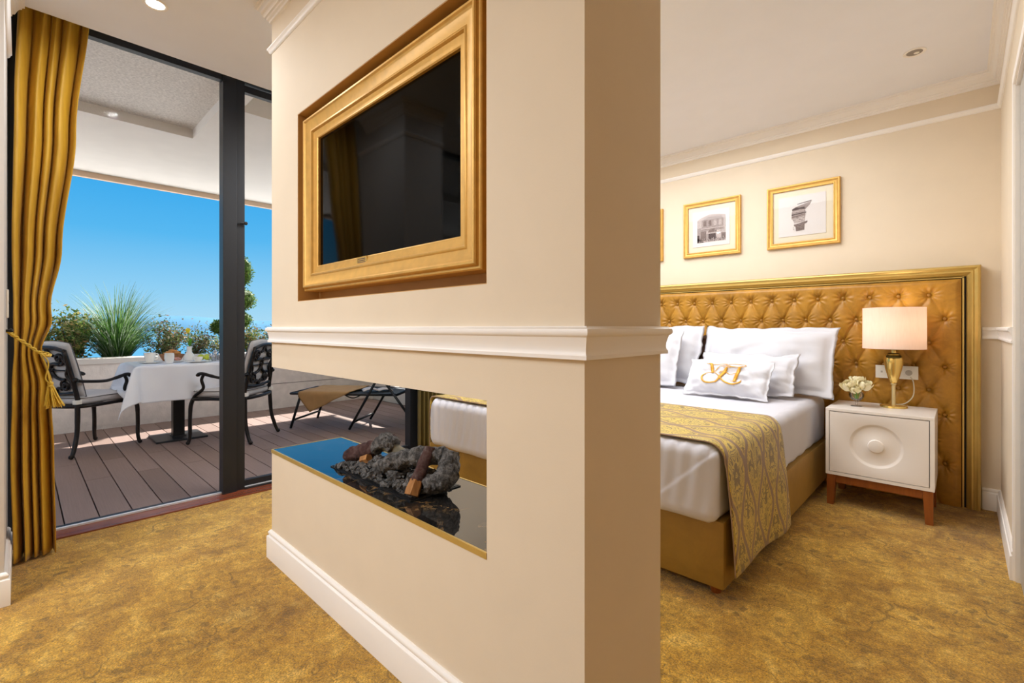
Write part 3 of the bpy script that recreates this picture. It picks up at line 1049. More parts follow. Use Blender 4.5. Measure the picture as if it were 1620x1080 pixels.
for st_ in range(2):
    pts = []
    for i, p in enumerate(cp):
        a = i * .9 + st_ * PI
        pts.append(p + Vector((0, math.cos(a), math.sin(a))) * .0042 + Vector((3.2, 0, -1.0)))
    cm.tube(pts, .0045, 6)
cm.build('cord', M['tassel'], tb, smooth='all')
hang = catmull([(-3.172, .066, .978), (-3.168, .083, .93), (-3.165, .094, .87), (-3.165, .100, .835)], 6)
hm_ = MB().tube([p + Vector((3.2, 0, -1)) for p in hang], .004, 6)
hm_.tube([p + Vector((3.205, .012 * math.sin(i / 3), -1)) for i, p in enumerate(hang)], .003, 6)
hm_.build('cord', M['tassel'], tb, smooth='all')
tm = MB().lathe([(.0, .842), (.009, .840), (.012, .832), (.010, .824), (.013, .818), (.0, .812)], (.035, .101, -1), 12)
for i in range(70):
    a = random.uniform(0, 2 * PI)
    r0, r1 = random.uniform(.003, .011), random.uniform(.010, .040)
    L = random.uniform(.085, .105)
    tm.tube([(.035 + r0 * math.cos(a), .101 + r0 * math.sin(a), -.182), (.035 + (r0 + r1) / 2 * math.cos(a), .106 + (r0 + r1) / 2 * math.sin(a), -.182 - L * .5),
             (.035 + r1 * math.cos(a), .113 + r1 * math.sin(a), -.182 - L)], .0022, 4)
tm.build('tassel', M['tassel'], tb, kind='stuff')
MB().tube([(.14, -.048, .085), (.14, -.030, .087)], .006).ball((.14, -.028, .087), .009).build('wall_hook', M['tube_black'], tb)

hp = MB()
hp.box(-3.215, -3.155, -.0435, -.036, 1.145, 1.275, .003)
tag(hp.build('wall_plate', M['white_plastic']), 'small cream plate on the left stub wall above the tie-back hook', 'wall plate')
bt = MB().tube([(-3.185, -.037, 1.215), (-3.185, -.031, 1.215)], .008, 10).build('button', M['tube_black'], bpy.data.objects['wall_plate'])

# ------------------------------------------------------------------ recessed ceiling lights
for x, y, on, lab in ((-2.778, .446, True, 'lit recessed downlight above the passage beside the curtain'), (-.195, 3.46, False, 'unlit recessed downlight in the bedroom ceiling above the nightstand')):
    dl = empty('downlight', (x, y, CZ), 0, lab, 'ceiling light')
    MB().lathe([(.034, -.0005), (.050, -.0005), (.051, -.004), (.046, -.006), (.038, -.004), (.034, -.0005)], n=36).build('ring', M['trim'], dl, smooth=True)
    MB().lathe([(.036, -.003), (.028, .0), (.0, .0)][::-1], n=28).build('lens', M['lit'] if on else M['bulb'], dl, smooth=True, fix=False)
    if not on:
        MB().ball((.008, .010, -.002), .014, 2, (1, 1, .35)).build('bulb', M['white_plastic'], dl, smooth='all')

# ------------------------------------------------------------------ tufted headboard
hb = empty('headboard', (-1.65, 4.0, 0), 0, 'wide button-tufted gold velvet headboard in a champagne gold frame', 'headboard')
HX0, HX1, HZ0, HZ1 = -3.32, -0.006, 0.0, 1.402
SP = 0.15


def tuft(x, z):
    zz = (z - .255) / SP
    p = (x + .08) / SP          # odd rows hold buttons at x = -.08 - .15k ; even rows shifted by half
    q = zz
    ub = p + (q - 6) / 2.0
    vb = p - (q - 6) / 2.0
    f = abs(math.sin(PI * ub)) * abs(math.sin(PI * vb))
    h = f ** 0.34
    if z > 1.318:
        k = smoothstep(1.318, 1.36, z)
        h = lerp(h, 1.0, k)
    if x > -.083:
        k = smoothstep(-.083, -.055, x)
        h = lerp(h, 1.0, k * .95)
    return h


btns = []
for j in range(-1, 9):
    z = .255 + j * SP
    if z < .2 or z > 1.34:
        continue
    for i in range(0, 24):
        x = -.08 - i * SP - (SP / 2 if (j % 2) else 0)
        if x > HX0 + .05:
            btns.append((x, z))
nx, nz = 560, 240
bb = np.array(btns)
rows_ = []
for k in range(nz):
    z = HZ0 + .004 + (HZ1 - HZ0 - .008) * k / (nz - 1)
    rr = []
    near_z = bb[np.abs(bb[:, 1] - z) < .12]
    for i in range(nx):
        x = HX0 + (HX1 - HX0) * i / (nx - 1)
        h = .023 * tuft(x, z)
        if len(near_z):
            dx = near_z[:, 0] - x
            dz = near_z[:, 1] - z
            r2 = dx * dx + dz * dz
            m_ = int(np.argmin(r2))
            r = math.sqrt(r2[m_])
            h -= .014 * math.exp(-(r / .020) ** 2)
            if r < .095:
                a = math.atan2(dz[m_], dx[m_])
                sd = x * 0 + near_z[m_, 0] * 37 + near_z[m_, 1] * 91
                h += .0048 * math.cos(11 * a + sd + 2 * math.sin(2 * a + sd)) * math.exp(-((r - .030) / .026) ** 2)
        e = min(x - HX0, HX1 - x, HZ1 - z)
        h *= smoothstep(-.004, .03, e) ** .6
        rr.append((x + 1.65, 3.985 - h - 4.0, z))
    rows_.append(rr)
MB().grid(rows_, nx, nz).build('tufted_panel', M['velvet'], hb, smooth='all', fix=False)
bs = MB().lathe([(0, .006), (.005, .0055), (.009, .003), (.0105, 0.0)][::-1], n=14)
bs.xf(Matrix.Rotation(PI / 2, 4, 'X'))
b0 = bs.build('button', M['button'], hb, smooth='all')
first = True
for (x, z) in btns:
    if x < -2.1 or (z < .5 and x < -.7) or (z < .62 and x < -.9):
        continue
    o = b0 if first else b0.copy()
    if not first:
        COL.objects.link(o)
    first = False
    o.location = (x + 1.65, 3.985 - 4.0 - .006, z)
    o.parent = hb
FP = [(0, 4.05), (0, 3.985), (.006, 3.975), (.014, 3.972), (.020, 3.978), (.030, 3.980), (.034, 3.974), (.042, 3.974), (.048, 3.982), (.058, 3.990), (.063, 3.994), (.068, 4.01)]
FX0, FX1, FZ1 = -3.39, 0.080, 1.478
mb = MB()
pr = FP
k = len(pr)
vs, fs = [], []
for (ins, y) in pr:
    vs += [(FX0 + ins + 1.65, y - 4, 0), (FX0 + ins + 1.65, y - 4, FZ1 - ins), (FX1 - ins + 1.65, y - 4, FZ1 - ins), (FX1 - ins + 1.65, y - 4, 0)]
for name_, cols_ in (('left_stile', (0, 1)), ('top_rail', (1, 2)), ('right_stile', (2, 3))):
    m2 = MB()
    vv = []
    for a in range(k):
        vv += [vs[a * 4 + cols_[0]], vs[a * 4 + cols_[1]]]
    m2.add(vv, [(a * 2, a * 2 + 1, a * 2 + 3, a * 2 + 2) for a in range(k - 1)])
    m2.build(name_, M['hb_gold'], hb, smooth=True)
MB().box(FX0 + .06 + 1.65, FX1 - .06 + 1.65, .0, .045, 0, FZ1 - .06).build('backing', M['lacquer_gap'], hb)
MB().box(HX1 + .004 + 1.65, HX1 + .012 + 1.65, -.02, .0, 0.0, HZ1 + .012).build('inner_bead', M['hb_gold'], hb)
MB().box(HX0 + 1.65, HX1 + .012 + 1.65, -.02, .0, HZ1 + .002, HZ1 + .008).build('inner_bead', M['hb_gold'], hb)

# double bed
bed = empty('bed', (-1.66, 2.95, 0), 0, 'upholstered old-gold velvet bed base on short wooden feet', 'bed')
BX, BY = 1.66, -2.95
bm_ = MB().box(-2.64 + BX, -.690 + BX, 1.945 + BY, 3.955 + BY, .045, .318, .012)
bm_.build('upholstered_box', M['bed_velvet'], bed, smooth=True)
for x, y in ((-.745, 2.01), (-2.58, 2.01), (-.745, 3.88), (-2.58, 3.88)):
    MB().lathe([(.020, 0), (.030, .046), (.0, .046)], (x + BX, y + BY, 0), 16).build('foot', M['leg_wood'], bed, smooth=True)


def rounded_block(x0, x1, y0, y1, z0, z1, r, nx, ny, nz_, fn):
    """closed rounded block from a cube-sphere style grid; fn(p, n) offsets"""
    mb = MB()
    idx = {}

    def vert(a, b, c):
        key = (a, b, c)
        if key in idx:
            return idx[key]
        p = Vector((x0 + (x1 - x0) * a / nx, y0 + (y1 - y0) * b / ny, z0 + (z1 - z0) * c / nz_))
        q = Vector((min(max(p.x, x0 + r), x1 - r), min(max(p.y, y0 + r), y1 - r), min(max(p.z, z0 + r), z1 - r)))
        d = p - q
        if d.length > 1e-9:
            n_ = d.normalized()
            p = q + n_ * r
        else:
            n_ = Vector((0, 0, 1))
        p = p + fn(p, n_)
        mb.v.append(tuple(p))
        idx[key] = len(mb.v) - 1
        return idx[key]

    for a in range(nx):
        for b in range(ny):
            mb.f.append((vert(a, b, nz_), vert(a + 1, b, nz_), vert(a + 1, b + 1, nz_), vert(a, b + 1, nz_)))
            mb.f.append((vert(a, b, 0), vert(a, b + 1, 0), vert(a + 1, b + 1, 0), vert(a + 1, b, 0)))
    for a in range(nx):
        for c in range(nz_):
            mb.f.append((vert(a, 0, c), vert(a + 1, 0, c), vert(a + 1, 0, c + 1), vert(a, 0, c + 1)))
            mb.f.append((vert(a, ny, c), vert(a, ny, c + 1), vert(a + 1, ny, c + 1), vert(a + 1, ny, c)))
    for b in range(ny):
        for c in range(nz_):
            mb.f.append((vert(0, b, c), vert(0, b, c + 1), vert(0, b + 1, c + 1), vert(0, b + 1, c)))
            mb.f.append((vert(nx, b, c), vert(nx, b + 1, c), vert(nx, b + 1, c + 1), vert(nx, b, c + 1)))
    return mb


def mat_fn(p, n_):
    d = .004 * noise.noise(Vector((p.x * 3, p.y * 3, p.z * 3)))
    if n_.y < -.3:        # gathers on the foot face
        g = (.5 + .5 * noise.noise(Vector((p.x * 4, 0, 5)))) * smoothstep(.30, .40, p.z)
        d += .0075 * math.sin(p.x * 95 + 5 * noise.noise(Vector((p.x * 3, p.z * 2, 1)))) * g
    if n_.x > .3:
        d += .0025 * math.sin(p.y * 30 + 6 * p.z) + .004 * noise.noise(Vector((p.y * 7, p.z * 3, 2)))
    if n_.y < -.2 and p.x > -1.2:      # step of the hospital-corner fold
        zl = .335 + (p.x + 1.0) * .92
        d += .007 * smoothstep(.010, -.004, p.z - zl) * smoothstep(-.2, -.5, n_.y)
    low = smoothstep(.40, .30, p.z)
    return n_ * d + Vector((0, 0, -.010 * low * noise.noise(Vector((p.x * 5, p.y * 5, 0)))))


mt = rounded_block(-2.625, -.705, 1.915, 3.955, .302, .622, .055, 300, 90, 44, mat_fn)
mat_o = mt.build('mattress', M['linen'], smooth='all')
tag(mat_o, 'thick mattress fitted with a tight white sheet on the gold bed base', 'mattress')
# bed runner
prof = []
for i in range(60):
    prof.append((-2.60 + i * (1.84 / 59), .630 + .0))
for i in range(1, 11):
    a = i / 10 * PI / 2
    prof.append((-.76 + .072 * math.sin(a), .558 + .072 * math.cos(a)))
for i in range(1, 26):
    q = i / 25
    prof.append((-.688 + .030 * q ** .6, .558 - .470 * q))
lft = []
for i in range(1, 9):
    a = i / 8 * PI / 2
    lft.append((-2.60 - .040 * math.sin(a), .588 + .042 * math.cos(a)))
for i in range(1, 14):
    lft.append((-2.64, .588 - i * .43 / 13))
prof = lft[::-1] + prof
ln_ = [0.0]
for i in range(1, len(prof)):
    ln_.append(ln_[-1] + math.dist(prof[i], prof[i - 1]))
nvv = 40
rows_, uvs = [], []
for i, (x, z) in enumerate(prof):
    hang_ = smoothstep(.56, .09, z) if x > -1.5 else 0
    y0 = lerp(1.945, 1.962, hang_)
    y1 = lerp(2.745, 2.790, hang_)
    rr = []
    for j in range(nvv):
        s = j / (nvv - 1)
        yv = lerp(y0, y1, s)
        wv = .012 * hang_ * math.sin(s * 8 + 1.2) * (.3 + s)
        zz = z + (0.035 * (0.5 - s) * hang_)
        rr.append((x + (wv if x > -1.5 else 0) + .003 * noise.noise(Vector((x * 5, yv * 5, 3))), yv, zz + .002 * noise.noise(Vector((x * 6, yv * 6, 7)))))
        uvs.append((ln_[i], yv))
    rows_.append(rr)
rm = MB().grid(rows_, nvv, len(prof))
rm.uv = uvs
run = rm.build('bed_runner', M['damask'], smooth='all', fix=False)
tag(run, 'gold and taupe damask runner laid across the foot of the white bed', 'bed runner')
run.data.materials.append(M['runner_lining'])
md = run.modifiers.new('t', 'SOLIDIFY')
md.thickness = .006
md.offset = -1
md.material_offset = 0
md.material_offset_rim = 1

# ------------------------------------------------------------------ pillows


def pillow_fn(W, H, T, flange, seed, sag=0.0, pinch=.35):
    def fn(u, v, side):
        fu = flange / (W / 2)
        fv = flange / (H / 2)
        au, av = abs(u) / (1 - fu), abs(v) / (1 - fv)
        e = 0.0
        if au < 1 and av < 1:
            e = ((1 - au ** 2.6) * (1 - av ** 2.6)) ** .55
        cu = 1 - pinch * .10 * (1 - v * v) * (abs(u) ** 3)
        cv = 1 - pinch * .16 * (1 - u * u) * (abs(v) ** 3)
        x = u * W / 2 * cu
        z = v * H / 2 * cv
        p3 = Vector((u * 2.3 + seed * 5, v * 2.1, seed))
        x += (.016 * noise.noise(Vector((v * 2.3 + seed, seed * 3, 2))) + .006 * noise.noise(Vector((v * 7 + seed, seed, 5)))) * abs(u) ** 3
        z += (.018 * noise.noise(Vector((u * 2.6 + seed, seed * 2, 7))) + .006 * noise.noise(Vector((u * 8 + seed, seed, 9)))) * abs(v) ** 3
        wr = .022 * noise.noise(p3 * 1.5) + .005 * noise.noise(Vector((u * 7 + v * 4 + seed, v * 3 - u * 2, seed * 2)))
        cr = (abs(u) * abs(v)) ** 2
        wr += .008 * math.sin(13 * math.atan2(1.06 - abs(v), 1.06 - abs(u)) + seed) * math.exp(-((1.06 - abs(u)) ** 2 + (1.06 - abs(v)) ** 2) * 2.2) * (1 - cr * .5)
        y = -side * (T / 2 * e + wr * e + .0022 * min(1.0, (1 - max(abs(u), abs(v))) * 12))
        y += .0025 * noise.noise(Vector((u * 9 + v * 4 + seed, v * 3 - u * 2, seed * 2)))
        edge = max(abs(u), abs(v))
        y += .014 * noise.noise(Vector((u * 3 + seed, v * 3, 8))) * smoothstep(.75, 1, edge)
        z -= sag * (1 - abs(u) ** 2) * max(0, v) * .5
        return Vector((x, y, z))
    return fn


def pillow(name, loc, W, H, T, lean, rz, seed, label, group=None, flange=.035, m='pillow', roll=0.0, sag=0.0, n=46):
    fn = pillow_fn(W, H, T, flange, seed, sag)
    mb = MB()
    for side in (1, -1):
        P = []
        for j in range(n):
            v_ = -1 + 2 * j / (n - 1)
            P.append([fn(-1 + 2 * i / (n - 1), v_, side) for i in range(n)])
        mb.grid(P, n, n)
    bm = bmesh.new()
    me = bpy.data.meshes.new('t')
    me.from_pydata(mb.v, [], mb.f)
    bm.from_mesh(me)
    bmesh.ops.remove_doubles(bm, verts=bm.verts[:], dist=.00005)
    mb2 = MB().bm(bm)
    o = mb2.build(name, M[m], smooth='all')
    o.matrix_world = Matrix.Translation(loc) @ Matrix.Rotation(rz, 4, 'Z') @ Matrix.Rotation(lean, 4, 'X') @ Matrix.Rotation(roll, 4, 'Y')
    tag(o, label, 'pillow', group)
    return o, fn


R_ = math.radians
GP = 'white pillows on the bed'
pillow('pillow', (-1.050, 3.745, .872), .90, .50, .19, R_(-20), R_(-2), 1, 'large white Oxford pillow leaning on the headboard behind the monogrammed cushion', GP, .045)
pillow('pillow', (-1.955, 3.745, .880), .90, .50, .19, R_(-18), R_(4), 2, 'large white pillow left of the gap, leaning on the headboard beside the partition', GP, .045)
pillow('pillow', (-2.02, 3.56, .855), .84, .46, .17, R_(-22), R_(3), 3, 'white pillow standing in front of the leftmost large pillow', GP, .04)
pillow('pillow', (-1.115, 3.545, .778), .66, .31, .14, R_(-28), R_(-3), 4, 'medium white cushion between the large right pillow and the monogrammed cushion', GP, .03)
mono_o, mono_fn = pillow('pillow', (-1.165, 3.34, .752), .56, .285, .12, R_(-33), R_(-2), 5, 'small white cushion embroidered with a gold monogram at the front of the bed', GP, .018, n=110)
pillow('pillow', (-1.500, 3.868, .84), .34, .42, .06, R_(-8), R_(-4), 6, 'dark brown pad filling the gap between the white pillows', None, .0, 'brown_gap_fill')  # plain dark brown pad set in the gap between pillows

# gold V H monogram: ribbons lying on the cushion surface
STR = [
    ([(.02, .02), (.12, .085), (.26, .085), (.40, .06), (.56, .02)], (.008, .014, .018, .014, .010)),
    ([(.10, .06), (.17, .08), (.21, .30), (.25, .52)], (.012, .040, .046, .030)),
    ([(.25, .54), (.33, .36), (.40, .19), (.52, .10), (.62, .06)], (.014, .014, .014, .012, .010)),
    ([(.52, .10), (.68, .19), (.85, .21), (.97, .13), (.99, .05), (.90, .015), (.74, .02), (.60, .05)], (.010, .024, .018, .014, .012, .016, .018, .010)),
    ([(.57, .22), (.55, .36), (.50, .58), (.44, .80)], (.026, .044, .044, .030)),
    ([(.47, .20), (.57, .21), (.66, .235)], (.010, .016, .012)),
    ([(.88, .20), (.86, .40), (.83, .62), (.80, .82)], (.030, .046, .046, .034)),
    ([(.78, .215), (.88, .21), (.97, .19)], (.010, .016, .012)),
    ([(.72, .83), (.80, .825), (.89, .84)], (.012, .018, .014)),
    ([(.42, .52), (.47, .42), (.56, .43), (.66, .50), (.78, .48), (.86, .44)], (.012, .018, .016, .014, .014, .012)),
    ([(.44, .80), (.36, .93), (.20, .98), (.06, .90), (.005, .74), (.03, .58), (.14, .49), (.28, .49), (.40, .60), (.50, .78), (.64, .93), (.80, .97), (.93, .88), (.96, .74)],
     (.024, .028, .034, .030, .026, .022, .016, .012, .014, .022, .034, .040, .028, .010)),
]
mm = MB()
for pts, wd in STR:
    C = catmull([(p[0], p[1], 0) for p in pts], 8)
    m = len(C)
    L_, Rr = [], []
    for i, p in enumerate(C):
        d = (C[min(i + 1, m - 1)] - C[max(i - 1, 0)]).normalized()
        w = interp(i / (m - 1), [q / (len(wd) - 1) for q in range(len(wd))], wd) * .85
        w = max(w, .0115)
        nrm = Vector((-d.y, d.x, 0))
        for sgn, dest in ((1, L_), (-1, Rr)):
            q = p + nrm * w * sgn
            u = -.52 + q.x * .98
            v_ = .62 - q.y * 1.16
            s3 = mono_fn(u, v_, 1)
            dest.append(Vector((s3.x, s3.y - .0070, s3.z)))
    mm.grid([L_, [(a + b) / 2 + Vector((0, -.0012, 0)) for a, b in zip(L_, Rr)], Rr], m, 3)
mono = mm.build('monogram', M['embroidery'], mono_o, smooth='all', label='gold embroidered interlaced VH monogram')
mono.modifiers.new('t', 'SOLIDIFY').thickness = .0015

# ------------------------------------------------------------------ nightstand with its lamp, roses and sockets
ns = empty('nightstand', (-.365, 3.72, 0), 0, 'white lacquered nightstand with a carved round drawer on reddish wooden legs', 'nightstand')
NX, NY = .365, -3.72
x0, x1, y0, y1 = -.622, -.112, 3.495, 3.925
body = MB()
body.box(x0 + NX, x1 + NX, y0 + NY, y1 + NY, .582, .600, .003)
body.box(x0 + NX, x0 + .018 + NX, y0 + NY, y1 + NY, .188, .582)
body.box(x1 - .020 + NX, x1 + NX, y0 + NY, y1 + NY, .188, .582)
body.box(x0 + .018 + NX, x1 - .020 + NX, y0 + NY, y1 + NY, .188, .206)
body.build('cabinet_body', M['white_lacquer'], ns)
MB().box(x0 + .018 + NX, x1 - .020 + NX, y0 + .030 + NY, y1 - .02 + NY, .206, .582).build('carcass_shadow_gap', M['lacquer_gap'], ns)
dz0, dz1, dx0, dx1 = .2095, .5785, x0 + .0215 + NX, x1 - .0235 + NX
cxd, czd = (dx0 + dx1) / 2 - .004, (dz0 + dz1) / 2 + .002
nth = 96
dm = MB()


def ring(rad, y):
    return [(cxd + rad * math.cos(2 * PI * k / nth), y, czd + rad * math.sin(2 * PI * k / nth)) for k in range(nth)]


def outer(y):
    out = []
    for k in range(nth):
        a = 2 * PI * k / nth
        c_, s_2 = math.cos(a), math.sin(a)
        tx = (dx1 - cxd) / c_ if c_ > 1e-9 else ((dx0 - cxd) / c_ if c_ < -1e-9 else 1e9)
        tz = (dz1 - czd) / s_2 if s_2 > 1e-9 else ((dz0 - czd) / s_2 if s_2 < -1e-9 else 1e9)
        q = min(tx, tz)
        out.append((cxd + q * c_, y, czd + q * s_2))
    # snap corners
    for cx_, cz_ in ((dx0, dz0), (dx1, dz0), (dx1, dz1), (dx0, dz1)):
        j = min(range(nth), key=lambda i: (out[i][0] - cx_) ** 2 + (out[i][2] - cz_) ** 2)
        out[j] = (cx_, y, cz_)
    return out


yf = y0 + .001 + NY
dm.grid([outer(yf + .022), outer(yf), ring(.130, yf), ring(.126, yf + .0015), ring(.117, yf + .0085), ring(.110, yf + .0105), ring(.08, yf + .0095), ring(.040, yf + .006), ring(.039, yf + .0055), ring(.036, yf + .0005), ring(.033, yf - .0005),
         ring(.002, yf - .0005)], nth, 12, closed_u=True)
dm.f.append(tuple(range(11 * nth, 12 * nth)))
dm.build('drawer_front', M['white_lacquer'], ns, smooth=True)
for lx in (x0 + .006, x1 - .052):
    for ly, back in ((y0 + .004, 0), (y1 - .050, 1)):
        lm = MB()
        a0, a1 = lx + NX, lx + .046 + NX
        b0_, b1_ = ly + NY, ly + .046 + NY
        tp_ = .012
        if lx < -.4:
            bot = [(a0, b0_), (a1 - tp_, b0_), (a1 - tp_, b1_), (a0, b1_)]
        else:
            bot = [(a0 + tp_, b0_), (a1, b0_), (a1, b1_), (a0 + tp_, b1_)]
        top = [(a0, b0_), (a1, b0_), (a1, b1_), (a0, b1_)]
        lm.add([(p[0], p[1], 0.0) for p in bot] + [(p[0], p[1], .188) for p in top], [(0, 1, 2, 3), (4, 7, 6, 5), (0, 4, 5, 1), (1, 5, 6, 2), (2, 6, 7, 3), (3, 7, 4, 0)])
        lm.build('leg', M['leg_wood'], ns)
MB().box(x0 + .052 + NX, x1 - .052 + NX, y0 + .010 + NY, y0 + .030 + NY, .140, .188).build('apron', M['leg_wood'], ns)
MB().box(x0 + .052 + NX, x1 - .052 + NX, y1 - .03 + NY, y1 - .010 + NY, .140, .188).build('apron', M['leg_wood'], ns)

la = empty('table_lamp', (-.314, 3.795, .600), 0, 'gold urn table lamp with a pale drum shade on the nightstand', 'lamp')
MB().lathe([(.0, 0), (.068, 0), (.070, .003), (.068, .012), (.060, .014), (.0, .014)], n=44).build('base', M['brass'], la, smooth=True)
MB().lathe([(.010, .014), (.010, .140), (.015, .142), (.015, .150), (.012, .152)], n=24).build('stem', simple('clear_gold_crystal', '#E6D3A0', 0.08, 0.5, var=.02), la, smooth=True)
MB().lathe([(.012, .150), (.020, .158), (.030, .190), (.041, .235), (.048, .275), (.0485, .300), (.044, .318), (.034, .328), (.030, .330)], n=44).build('urn', M['brass'], la, smooth='all')
MB().lathe([(.030, .328), (.033, .333), (.030, .338), (.014, .342), (.012, .372), (.0, .372)], n=28).build('neck', M['brass'], la, smooth=True)
sh = MB().lathe([(.158, .368), (.157, .624), (.1555, .624), (.1565, .368), (.158, .368)], n=64).build('lamp_shade', M['shade'], la, smooth=True)
MB().tube([(0, 0, .37), (0, 0, .47)], .012).build('bulb_holder', M['white_plastic'], la)
MB().ball((0, 0, .50), .026, 2).build('bulb', M['lit'], la, smooth='all')
lamp('bedside_lamp_glow', 'POINT', (-.314, 3.795, 1.10), 2.2, (1.0, 0.86, 0.70), 0.06)
cp = catmull([(.0, .045, .012), (.05, .075, .02), (.088, .10, .07), (.088, .125, .15), (.072, .145, .185), (.062, .155, .20)], 7)
MB().tube(cp, .0032, 6).build('cable', M['wire'], la, smooth='all')

so = empty('wall_socket', (-.312, 3.948, .81), 0, 'white double socket plate fixed to the tufted headboard behind the lamp', 'socket')
MB().box(-.108, .108, -.010, .0, -.042, .042, .003).build('plate', M['white_plastic'], so)
for xx in (-.075, .062):
    MB().box(xx - .022, xx + .022, -.0115, -.0095, -.024, .024, .001).build('module', M['white_plastic'], so)
MB().lathe([(.0, -.004), (.015, -.003), (.018, 0)], n=20).xf(Matrix.Translation((.062, -.0118, 0)) @ Matrix.Rotation(PI / 2, 4, 'X')).build('socket_well', M['socket_hole'], so, smooth=True)
MB().box(-.080, -.070, -.0125, -.011, -.006, .006).build('indicator', M['socket_hole'], so)

vs_ = empty('rose_vase', (-.490, 3.69, .600), 0, 'small round footed glass vase holding white roses on the nightstand', 'vase')
MB().lathe([(.0, .0), (.030, .0), (.030, .002), (.006, .006), (.0045, .022), (.008, .030), (.026, .040), (.039, .058), (.041, .072), (.036, .088), (.028, .094), (.0265, .0935), (.0345, .087), (.039, .072), (.037, .059), (.024, .042), (.0, .035)], n=36).build('bowl', M['clear'], vs_, smooth='all')
MB().lathe([(.0, .036), (.023, .043), (.0358, .0595), (.0375, .072), (.036, .078), (.0, .078)], n=32).build('water', M['water'], vs_, smooth='all')


def rose(c, r, seed, tilt, label):
    rs = random.Random(seed)
    e = empty('rose', c, 0, label, 'flower', 'white roses in the nightstand vase')
    q = Matrix.Rotation(tilt[0], 4, 'X') @ Matrix.Rotation(tilt[1], 4, 'Y')
    mb = MB()
    for layer in range(5):
        npet = 3 + layer
        RL = r * (.30 + .70 * layer / 4)
        th_top = .25 + .20 * layer
        for k in range(npet):
            a0 = 2 * PI * k / npet + layer * .7 + rs.uniform(-.2, .2)
            wid = 1.9 * PI / npet
            P = []
            for j in range(8):
                s = j / 7
                th = lerp(2.75, th_top, s)
                row_ = []
                for i in range(8):
                    b = (i / 7 - .5) * 2
                    a = a0 + b * wid * .5 * (.6 + .4 * math.sin(PI * min(1, s * .8 + .1)))
                    th_i = th + .22 * b * b * s * s
                    rr = RL * (1 + .20 * (layer / 4) * s ** 5 + .05 * b + .03 * math.sin(3 * a0 + 4 * b))
                    row_.append(q @ Vector((rr * math.sin(th_i) * math.cos(a), rr * math.sin(th_i) * math.sin(a), rr * math.cos(th_i) * .92)))
                P.append(row_)
            mb.grid(P, 8, 8)
    mb.build('petals', M['rose'], e, smooth='all')
    st_ = catmull([(0, 0, -r * .5), (-c[0] * 0 + (-.490 - c[0]) * .5, (3.69 - c[1]) * .5, (.66 - c[2]) * .55), ((-.490 - c[0]) * .9, (3.69 - c[1]) * .9, .645 - c[2])], 5)
    MB().tube(st_, .0025, 6).build('stem', M['green'], e, smooth='all')
    return e


rose((-.528, 3.668, .733), .042, 1, (.35, -.35), 'largest white rose, left in the glass vase')
rose((-.446, 3.672, .742), .040, 2, (.30, .35), 'white rose on the right of the glass vase')
rose((-.488, 3.715, .765), .040, 3, (-.05, .0), 'white rose standing highest at the back of the glass vase')
rose((-.490, 3.636, .716), .032, 4, (.8, .0), 'small low white rose at the front rim of the glass vase')

# ------------------------------------------------------------------ three framed prints
pic_prof = [(0, 4.049), (0, 4.026), (.004, 4.021), (.010, 4.021), (.016, 4.026), (.022, 4.030), (.030, 4.030), (.034, 4.026), (.039, 4.026), (.042, 4.031), (.042, 4.049)]


def poly(mb, pts, y, t=.0012):
    n = len(pts)
    vs = [(p[0], y, p[1]) for p in pts] + [(p[0], y + t, p[1]) for p in pts]
    mb.add(vs, [tuple(range(n))] + [(i, (i + 1) % n, n + (i + 1) % n, n + i) for i in range(n)])


def picture(xc, label, draw):
    zc = 1.940
    e = empty('framed_print', (xc, 4.049, zc), 0, label, 'picture', 'framed prints above the headboard')
    hw, hh = .237, .236
    fm_ = frame_mesh(-hw, hw, -hh, hh, [(a, b - 4.049) for a, b in pic_prof])
    fm_.build('frame', M['gold'], e, smooth=True)
    MB().box(-hw + .04, hw - .04, -.008, -.001, -hh + .04, hh - .04).build('mat_board', M['mat_board'], e)
    MB().box(-.158, .150, -.012, -.008, -.150, .150).build('print_sheet', M['print_paper'], e)
    draw(e)
    MB().box(-hw + .041, hw - .041, -.0195, -.0185, -hh + .041, hh - .041).build('glass', M['smoke'], e)
    return e


